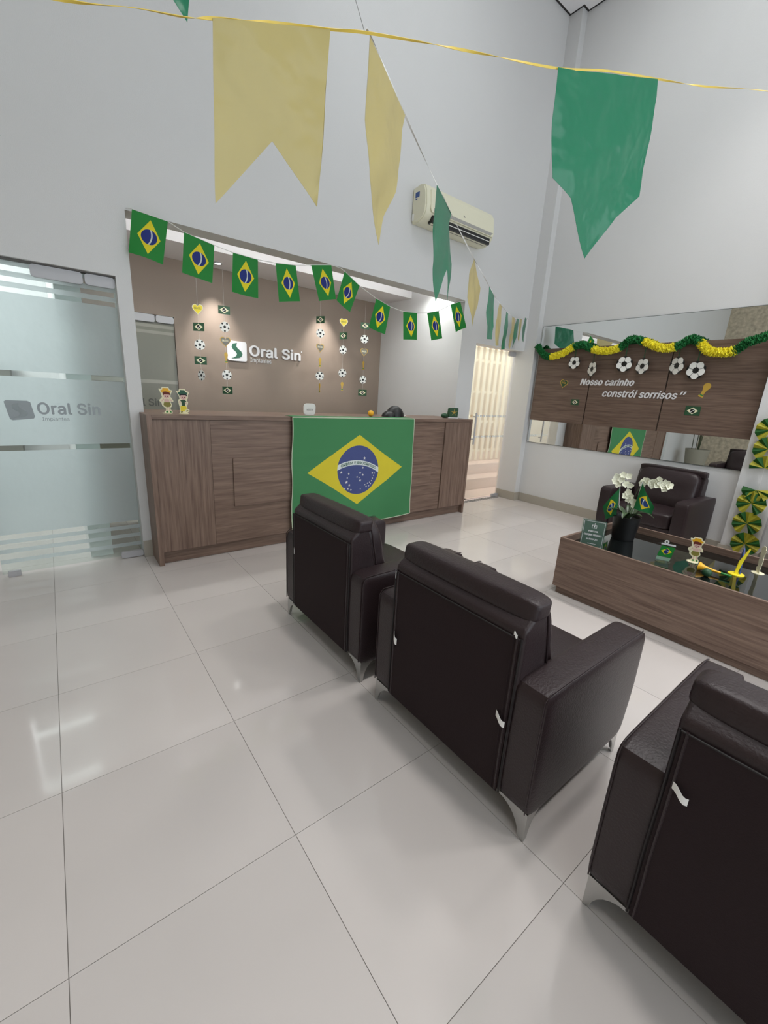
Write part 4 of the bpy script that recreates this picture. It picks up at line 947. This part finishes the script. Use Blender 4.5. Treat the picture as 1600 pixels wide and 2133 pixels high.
# acrylic flag stand
t = thing('flag_stand', 'clear acrylic stand with a printed flag and football on the glass table', 'stand', (2.735,-2.775,ZT))
Xs = Vector((.30,-.954,0)); F = frame((2.735,-2.775,ZT+.004), Xs, (.02,0,1)); N = F.to_3x3() @ Vector((0,0,1))
obj('plate', prism([(-.045,0),(.038,0),(.055,.118),(.052,.128),(.018,.132),(.012,.150),(-.004,.158),(-.020,.150),(-.030,.130),(-.050,.122),(-.030,.118)], .003, F), M['acryl'], t)
uvp = bil(*[F @ Vector(p) for p in ((-.026,.108,.0036),(.052,.108,.0036),(.040,.034,.0036),(-.040,.034,.0036))])
obj('flag_print', sheet(lambda s, t_: uvp(s, t_), 2, 2, th=.0004), M['miniflag'], t)
obj('caption_print', prism([(-.043,.008),(.036,.008),(.040,.030),(-.040,.030)], .0006, Matrix.Translation(N*.003) @ F), mat('pale_green_print', srgb(150,180,158), .5), t)
obj('top_print', prism([(-.032,.116),(.053,.116),(.050,.127),(-.030,.127)], .0006, Matrix.Translation(N*.003) @ F), M['letter'], t)
obj('ball_print', prism(disc(-.003,.138,.014,n=16), .0006, Matrix.Translation(N*.003) @ F), M['white'], t); obj('ball_patch', prism(disc(-.003,.138,.006,n=5,a0=PI/2), .0004, Matrix.Translation(N*.0037) @ F), M['black'], t)
obj('foot_disc', lathe([(.045,0),(.045,.003),(.043,.004)], (2.735,-2.775,ZT), 28), M['acryl'], t)
# horn
t = thing('plastic_horn', 'orange-yellow plastic horn with green mouthpiece lying on the glass table', 'horn', (2.79,-3.0,ZT))
pr_ = [(.0065,0),(.0075,.03),(.010,.06),(.014,.085),(.021,.108),(.029,.122),(.0305,.124),(.027,.122),(.016,.108),(.006,.08)]
q = Vector((.03,.99,.03)).normalized().to_track_quat('Z','Y').to_matrix().to_4x4()
b = lathe(pr_, (0,0,0), 28); b.transform(Matrix.Translation((2.79,-3.09,ZT+.022)) @ q); obj('bell', b, M['orange'], t)
b = lathe([(.0095,-.05),(.008,-.045),(.0068,-.02),(.0072,.004)], (0,0,0), 20); b.transform(Matrix.Translation((2.79,-3.09,ZT+.022)) @ q); obj('mouthpiece', b, M['greenp'], t)
tag(obj('green_ball', lathe([(.027*math.sin(PI*k/12), -.027*math.cos(PI*k/12)+.027) for k in range(1,12)], (2.70,-3.035,ZT), 20), M['deepgreen']), 'small dark green ball beside the orange horn on the glass table', 'ball')
# yellow and blue stand, edge-on
t = thing('bent_stand', 'yellow and blue bent cutout on a round yellow foot on the glass table', 'stand', (2.93,-3.135,ZT))
obj('foot_disc', lathe([(.044,0),(.044,.005),(.042,.007)], (2.93,-3.135,ZT), 28), M['yellowpl'], t)
E1 = Vector((.90,.436,0)); F = frame((2.93,-3.135,ZT+.005), E1, (0,0,1))
obj('yellow_blade', prism([(-.02,0),(.02,0),(.045,.07),(.10,.175),(.085,.18),(.0,.085)], .008, frame((2.928,-3.130,ZT+.005), (.52,-.854,0), (0,0,1)) @ Matrix.Diagonal((.42,1,1,1)), bev=.001), M['yellowpl'], t)
obj('blue_blade', prism([(-.01,.0),(.09,.02),(.11,.10),(.07,.16),(.02,.09)], .006, frame((2.942,-3.147,ZT+.005), (.85,.30,0), (0,0,1)), bev=.001), M['bluepl'], t)

# ------------------------------------------------------------------ items on the counter
t = thing('counter_sign', 'small rounded white sign plate standing on the counter behind the flag', 'sign', (1.50,.02,HC))
obj('plate', prism(rrect(-.062,.062,0,.108,.03), .012, frame((1.50,.02,HC), (1,-.05,0), (0,-.06,1)), bev=.003), M['white'], t)
obj('lettering', text('VISITE', -.035,.042,.07,.016,.0008, frame((1.50,.0065,HC), (1,-.05,0), (0,-.06,1))), M['grey'], t)
tag(obj('yellow_ball', lathe([(.032*math.sin(PI*k/12), -.032*math.cos(PI*k/12)+.032) for k in range(1,12)], (2.19,-.04,HC), 20), M['orange']), 'small yellow ball on the counter near the flag corner', 'ball')
t = thing('black_cap', 'black cap lying on the counter above the flag corner', 'cap', (2.52,-.02,HC))
b = bmesh.new(); bmesh.ops.create_uvsphere(b, u_segments=28, v_segments=16, radius=1)
for v in b.verts:
    v.co = Vector((2.545+v.co.x*.105, -.0+v.co.y*.10, HC+max(0,v.co.z)*.118))
obj('crown', b, M['potblack'], t)
b = bmesh.new(); bmesh.ops.create_uvsphere(b, u_segments=24, v_segments=12, radius=1)
for v in b.verts: v.co = Vector((2.435+v.co.x*.075, -.03+v.co.y*.08, HC+max(0,v.co.z)*.062))
obj('brim', b, M['potblack'], t)
obj('strap', tube([(2.62,-.05,HC+.012),(2.66,-.05,HC+.016),(2.675,-.04,HC+.005)], .005, 6), M['white'], t)
t = thing('desk_box', 'small dark green box with a yellow star-like pattern at the right end of the counter', 'box', (3.35,-.1,HC))
F = frame((3.30,-.10,HC), (.97,-.24,0), (0,0,1)); N = F.to_3x3() @ Vector((0,0,1))
obj('block', prism([(0,.012),(.125,.012),(.130,.115),(.122,.122),(.015,.12),(.008,.11)], .05, Matrix.Translation(-N*.05) @ F, bev=.003), M['deepgreen'], t)
obj('base', prism([(-.01,0),(.13,0),(.13,.012),(-.01,.012)], .055, Matrix.Translation(-N*.052) @ F), M['letter'], t)
b = bmesh.new()
for a in range(5):
    an = a*1.256+.3; prism([(.068+.006*math.cos(an+1.57), .068+.006*math.sin(an+1.57)), (.068+.05*math.cos(an), .068+.045*math.sin(an)), (.068-.006*math.cos(an+1.57), .068-.006*math.sin(an+1.57))], .001, F, bm=b)
obj('star_pattern', b, M['gold'], t)
b = bmesh.new(); bmesh.ops.create_uvsphere(b, u_segments=20, v_segments=12, radius=1)
for v in b.verts: v.co = Vector((3.255+v.co.x*.045, -.07+v.co.y*.04, HC+.028+v.co.z*.028))
tag(obj('green_pouch', b, M['deepgreen']), 'dark green rounded pouch beside the star-patterned box on the counter', 'pouch')

# ------------------------------------------------------------------ mirror with wood panels on the right wall
mi = thing('wall_mirror', 'wide frameless mirror on the right wall behind the wood panels', 'mirror', (XM, -1.38, .85))
obj('mirror_glass', box(XM-.012, XM-.001, -2.635, -.19, .862, 2.365), M['mirror'], mi, smooth=0)
obj('mirror_rim', box(XM-.0105, XM-.0005, -2.64, -.185, .857, 2.370), M['mirroredge'], mi)
PX = XM-.045
wp = thing('panel_board', 'row of three brown wood-grain boards mounted over the mirror', 'wall panel', (XM, -1.38, 1.16))
for y0, y1 in ((-.955,-.205),(-1.80,-.968),(-2.625,-1.813)):
    p = obj('wood_panel', box(PX, XM-.013, y0, y1, 1.165, 2.085, bev=.0015), M['wood_yd'], wp)
fx = FX(PX, 0, 0)
b = bmesh.new(); text('Nosso carinho', .845, 1.635, .635, .082, .006, fx, bold=.045, shear=.25, bm=b)
obj('lettering', b, M['letter'], wp)
obj('lettering', text('constrói sorrisos', 1.145, 1.508, .79, .086, .006, fx, bold=.03, shear=.25), M['letter'], wp)
obj('quote_mark', text('’’', 1.955, 1.556, .060, .034, .006, fx, bold=.025, shear=.25), M['letter'], wp)
# stickers
def sticker(name, label, kind, y, z, sc, tilt):
    t = thing(name, label, 'sticker', (PX, y, z), group='football stickers on the wood panels')
    F = frame((PX-.0003,y,z), (0,-math.cos(tilt),-math.sin(tilt)), (0,-math.sin(tilt),math.cos(tilt))); L = lambda k: Matrix.Translation((-k,0,0)) @ F
    if kind == 'heart':
        obj('card', prism(heart(0,0,.055*sc), .0015, F), M['gold'], t); obj('print', prism(heart(0,0,.046*sc), .0006, L(.0016)), M['deepgreen'], t); obj('writing', text('BRASIL', -.034*sc, -.004*sc, .068*sc, .022*sc, .0005, L(.0023), bold=.02), M['gold'], t)
    elif kind == 'flag':
        obj('card', prism([(-.062*sc,-.042*sc),(.062*sc,-.042*sc),(.062*sc,.042*sc),(-.062*sc,.042*sc)], .0015, F), M['deepgreen'], t)
        obj('rhombus', prism([(-.046*sc,0),(0,-.031*sc),(.046*sc,0),(0,.031*sc)], .0006, L(.0016)), M['cream'], t); obj('disc', prism(disc(0,0,.02*sc,n=16), .0006, L(.0023)), M['black'], t)
        obj('band', prism([(-.02*sc,-.014*sc),(-.016*sc,-.018*sc),(.02*sc,.012*sc),(.016*sc,.016*sc)], .0005, L(.003)), M['white'], t)
    else:
        obj('card', prism([(a*.045*sc/.42*.62, c*.062*sc) for a, c in TROPHY], .0015, F), M['gold'], t); obj('print', prism([(-.014*sc,-.05*sc),(.014*sc,-.05*sc),(.014*sc,-.04*sc),(-.014*sc,-.04*sc)], .0006, L(.0016)), M['greenp'], t)
sticker('heart_sticker', 'gold heart sticker left of the wall lettering', 'heart', -.627, 1.653, 1.0, .2)
sticker('flag_sticker', 'small flag sticker at the lower left of the wood panels', 'flag', -.818, 1.428, .85, 0)
sticker('trophy_sticker', 'gold trophy sticker right of the wall lettering', 'trophy', -2.166, 1.609, 1.15, .35)
sticker('flag_sticker', 'small flag sticker under the trophy on the right wood panel', 'flag', -2.105, 1.401, 1.1, 0)

# tissue garland
GX = PX-.055
gpts = [(-.20,2.120),(-.309,2.012),(-.413,1.979),(-.562,2.009),(-.714,2.087),(-.827,2.103),(-.956,2.048),(-1.116,2.02),(-1.273,2.05),(-1.376,2.13),(-1.531,2.096),(-1.687,2.03),(-1.835,2.032),(-1.958,2.099),(-2.039,2.067),(-2.126,1.983),(-2.229,1.961),(-2.346,1.973),(-2.434,2.033),(-2.56,2.078),(-2.75,2.15)]
GP = smoothline([(GX if y > -2.4 else GX-.05, y, z) for y, z in gpts], 10)
cuts_y = [-.19,-.413,-.714,-.956,-1.273,-1.515,-1.835,-2.045,-2.346,-2.76]
ga = thing('tissue_garland', 'green and yellow ruffled tissue paper garland looped along the mirror top', 'garland', (GX,-1.4,2.0))
for si in range(9):
    ya, yb = cuts_y[si], cuts_y[si+1]; seg = [p for p in GP if yb-.012 <= p.y <= ya+.012]
    dense = smoothline(seg, 5); b = bmesh.new(); rings = []; n = 22; random.seed(si)
    ph = 0
    for i, p in enumerate(dense):
        t_ = (dense[min(i+1,len(dense)-1)]-dense[max(i-1,0)]).normalized(); s = t_.cross(Vector((1,0,0))).normalized(); u = Vector((1,0,0))
        if i % 2 == 0: ph = random.random()*6
        ring = []
        for k in range(n):
            a = 2*PI*k/n; r = (.030 if i % 3 else .040)+.009*math.cos(5*a+ph)+.006*random.uniform(-1,1)
            ring.append(b.verts.new(p+t_*random.uniform(-.006,.006)+(s*math.cos(a)+u*math.sin(a)*.95)*r))
        rings.append(ring)
    for a, c in zip(rings, rings[1:]):
        for k in range(n): b.faces.new((a[k], a[(k+1)%n], c[(k+1)%n], c[k]))
    b.faces.new(rings[0][::-1]); b.faces.new(rings[-1]); bmesh.ops.recalc_face_normals(b, faces=b.faces[:])
    obj('tissue_section', b, M['tissueg'] if si % 2 == 0 else M['tissuey'], ga, smooth=30)
obj('fixing_wire', tube([(GX,-.21,2.12),(XM-.012,-.2,2.12)], .002, 5), M['cordw'], ga)
random.seed(4)
# paper footballs hanging from the garland
def football(label, y, z, ang, r=.085, ztop=2.03):
    x = PX-.045; t = thing('paper_football', label, 'hanging decoration', (x, y, z), group='paper footballs hanging from the garland')
    X = Vector((math.sin(ang)*1, -math.cos(ang), 0)); F = frame((x,y,z), X, (0,0,1)); N = F.to_3x3() @ Vector((0,0,1)); T_ = lambda k: Matrix.Translation(N*k) @ F
    ol = []
    for k in range(60):
        a = PI/2+2*PI*k/60; ol.append((r*(.93+.09*math.cos(5*(a-PI/2)))*math.cos(a), r*(.93+.09*math.cos(5*(a-PI/2)))*math.sin(a)))
    obj('backing', prism([(a*1.015, c*1.015) for a, c in ol], .0015, T_(-.0016)), M['black'], t)
    for k in range(5):
        a = PI/2+2*PI*(k+.5)/5; h = 2*PI/10-.035
        pts = [(.36*r*math.cos(a-h*.95), .36*r*math.sin(a-h*.95)), (.36*r*math.cos(a+h*.95), .36*r*math.sin(a+h*.95))]
        m_ = 9
        for q_ in range(m_+1):
            aa = a+h-2*h*q_/m_; rr = r*(1.0-.14*abs(math.cos((aa-a)/h*PI/2)-1))*(.88+.10*math.cos((aa-a)/h*PI/2))
            pts.append((rr*math.cos(aa), rr*math.sin(aa)))
        obj('white_patch', prism(pts, .0015, T_(0)), M['white'], t)
    obj('black_pentagon', prism(disc(0,0,.36*r,n=5,a0=PI/2+PI), .001, T_(.001)), M['black'], t)
    obj('ribbon', prism([(-.006,r*.85),(.006,r*.85),(.006,ztop-z),(-.006,ztop-z)], .0008, T_(-.001)), M['deepgreen'], t)
BALLS = [('leftmost paper football under the first green garland bend',-.745,1.899,0,.075,2.06),('narrow turned paper football left of the panel seam',-.985,1.822,-.5,.085,2.02),('paper football above the word carinho',-1.348,1.872,.15,.085,2.10),('greyish turned paper football above the lettering centre',-1.545,1.846,-.35,.085,2.06),('narrow turned paper football at the right panel seam',-1.880,1.845,-.45,.090,2.03),('rightmost and largest paper football above the trophy sticker',-2.060,1.798,-.1,.088,2.03)]
for lb, y, z, a, r, zt in BALLS: football(lb, y, z, a, r, zt)

# paper fans on the column
fa = thing('fan_garland', 'hanging chain of green and yellow folded paper fans on the wall column', 'garland', (4.70,-2.82,.8))
FANS = [(-2.78,1.272,1,0),(-2.80,1.10,1,0),(-2.812,.925,.82,.0),(-2.807,.715,.80,0),(-2.795,.585,.95,0),(-2.805,.390,1,0),(-2.836,.190,1,0)]
def fanmesh(cy, cz, R, a0, a1, cols, n=40, par=0):
    b = bmesh.new(); x = 4.705; c = b.verts.new((x-.008, cy, cz)); vs = []
    for k in range(n+1):
        a = a0+(a1-a0)*k/n; up = (k % 2); vs.append((b.verts.new((x-(.028 if up else .0), cy-R*math.cos(a), cz+R*math.sin(a))), b.verts.new((x-(.018 if up else .004), cy-R*.5*math.cos(a), cz+R*.5*math.sin(a)))))
    for k in range(n):
        (o1, i1), (o2, i2) = vs[k], vs[k+1]; m_ = cols[int(k/n*len(cols))]
        f = b.faces.new((i1, o1, o2, i2)); f.material_index = m_; f = b.faces.new((c, i1, i2)); f.material_index = m_
    bmesh.ops.solidify(b, geom=b.faces[:], thickness=.0008)
    return b
for i, (y, z, f, _) in enumerate(FANS):
    if i in (2,): a0, a1, cols = -.05*PI, 1.06*PI, [1,0,1,1,0,1,0]
    elif i == 3: a0, a1, cols = .94*PI, 2.06*PI, [0,1,0,1,0,1,0,1]
    else: a0, a1, cols = PI*1.60, PI*3.40, [0,1,0,1,1,0,1,0,1]
    obj('paper_fan', fanmesh(y, z, .112, a0, a1, cols, 18 if i not in (2,3) else 10), [M['fang'], M['fany']], fa, smooth=0)
obj('thread', tube([(4.715,-2.79,1.9),(4.715,-2.80,1.27),(4.715,-2.83,.2)], .001, 4), M['cordw'], fa)

# ------------------------------------------------------------------ tall planter seen in the mirror
pc = (-1.62,-.42)
pp = thing('tall_planter', 'tall grey tapered planter with a thin-stemmed palm, seen reflected in the mirror', 'plant', (*pc, 0))
obj('planter', lathe([(.16,0),(.17,.02),(.235,.55),(.24,.575),(.222,.577),(.21,.53),(.03,.52)], (*pc,0), 40), M['planter'], pp)
obj('soil', lathe([(.211,.525),(.0,.53)], (*pc,0), 24), M['soil'], pp)
random.seed(11)
for k in range(9):
    a = random.random()*6.28; r = .12*random.random(); x, y = pc[0]+r*math.cos(a), pc[1]+r*math.sin(a); h = random.uniform(.7,1.2)
    tp_ = (x+.22*math.cos(a), y+.12*math.sin(a), .52+h)
    stem = obj('stem', tube(smoothline([(x,y,.5),(x+.03*math.cos(a),y+.03*math.sin(a),.5+h*.5),tp_], 4), .008, 6), M['stem'], pp)
    for q_ in range(7):
        b_ = random.random()*6.28; obj('leaf', leafmesh(tp_, (tp_[0]+.22*math.cos(b_), tp_[1]+.18*math.sin(b_), tp_[2]+random.uniform(-.08,.12)), .012, .03, 5), M['leaf'], stem)
# small wall marks seen beside the armchair
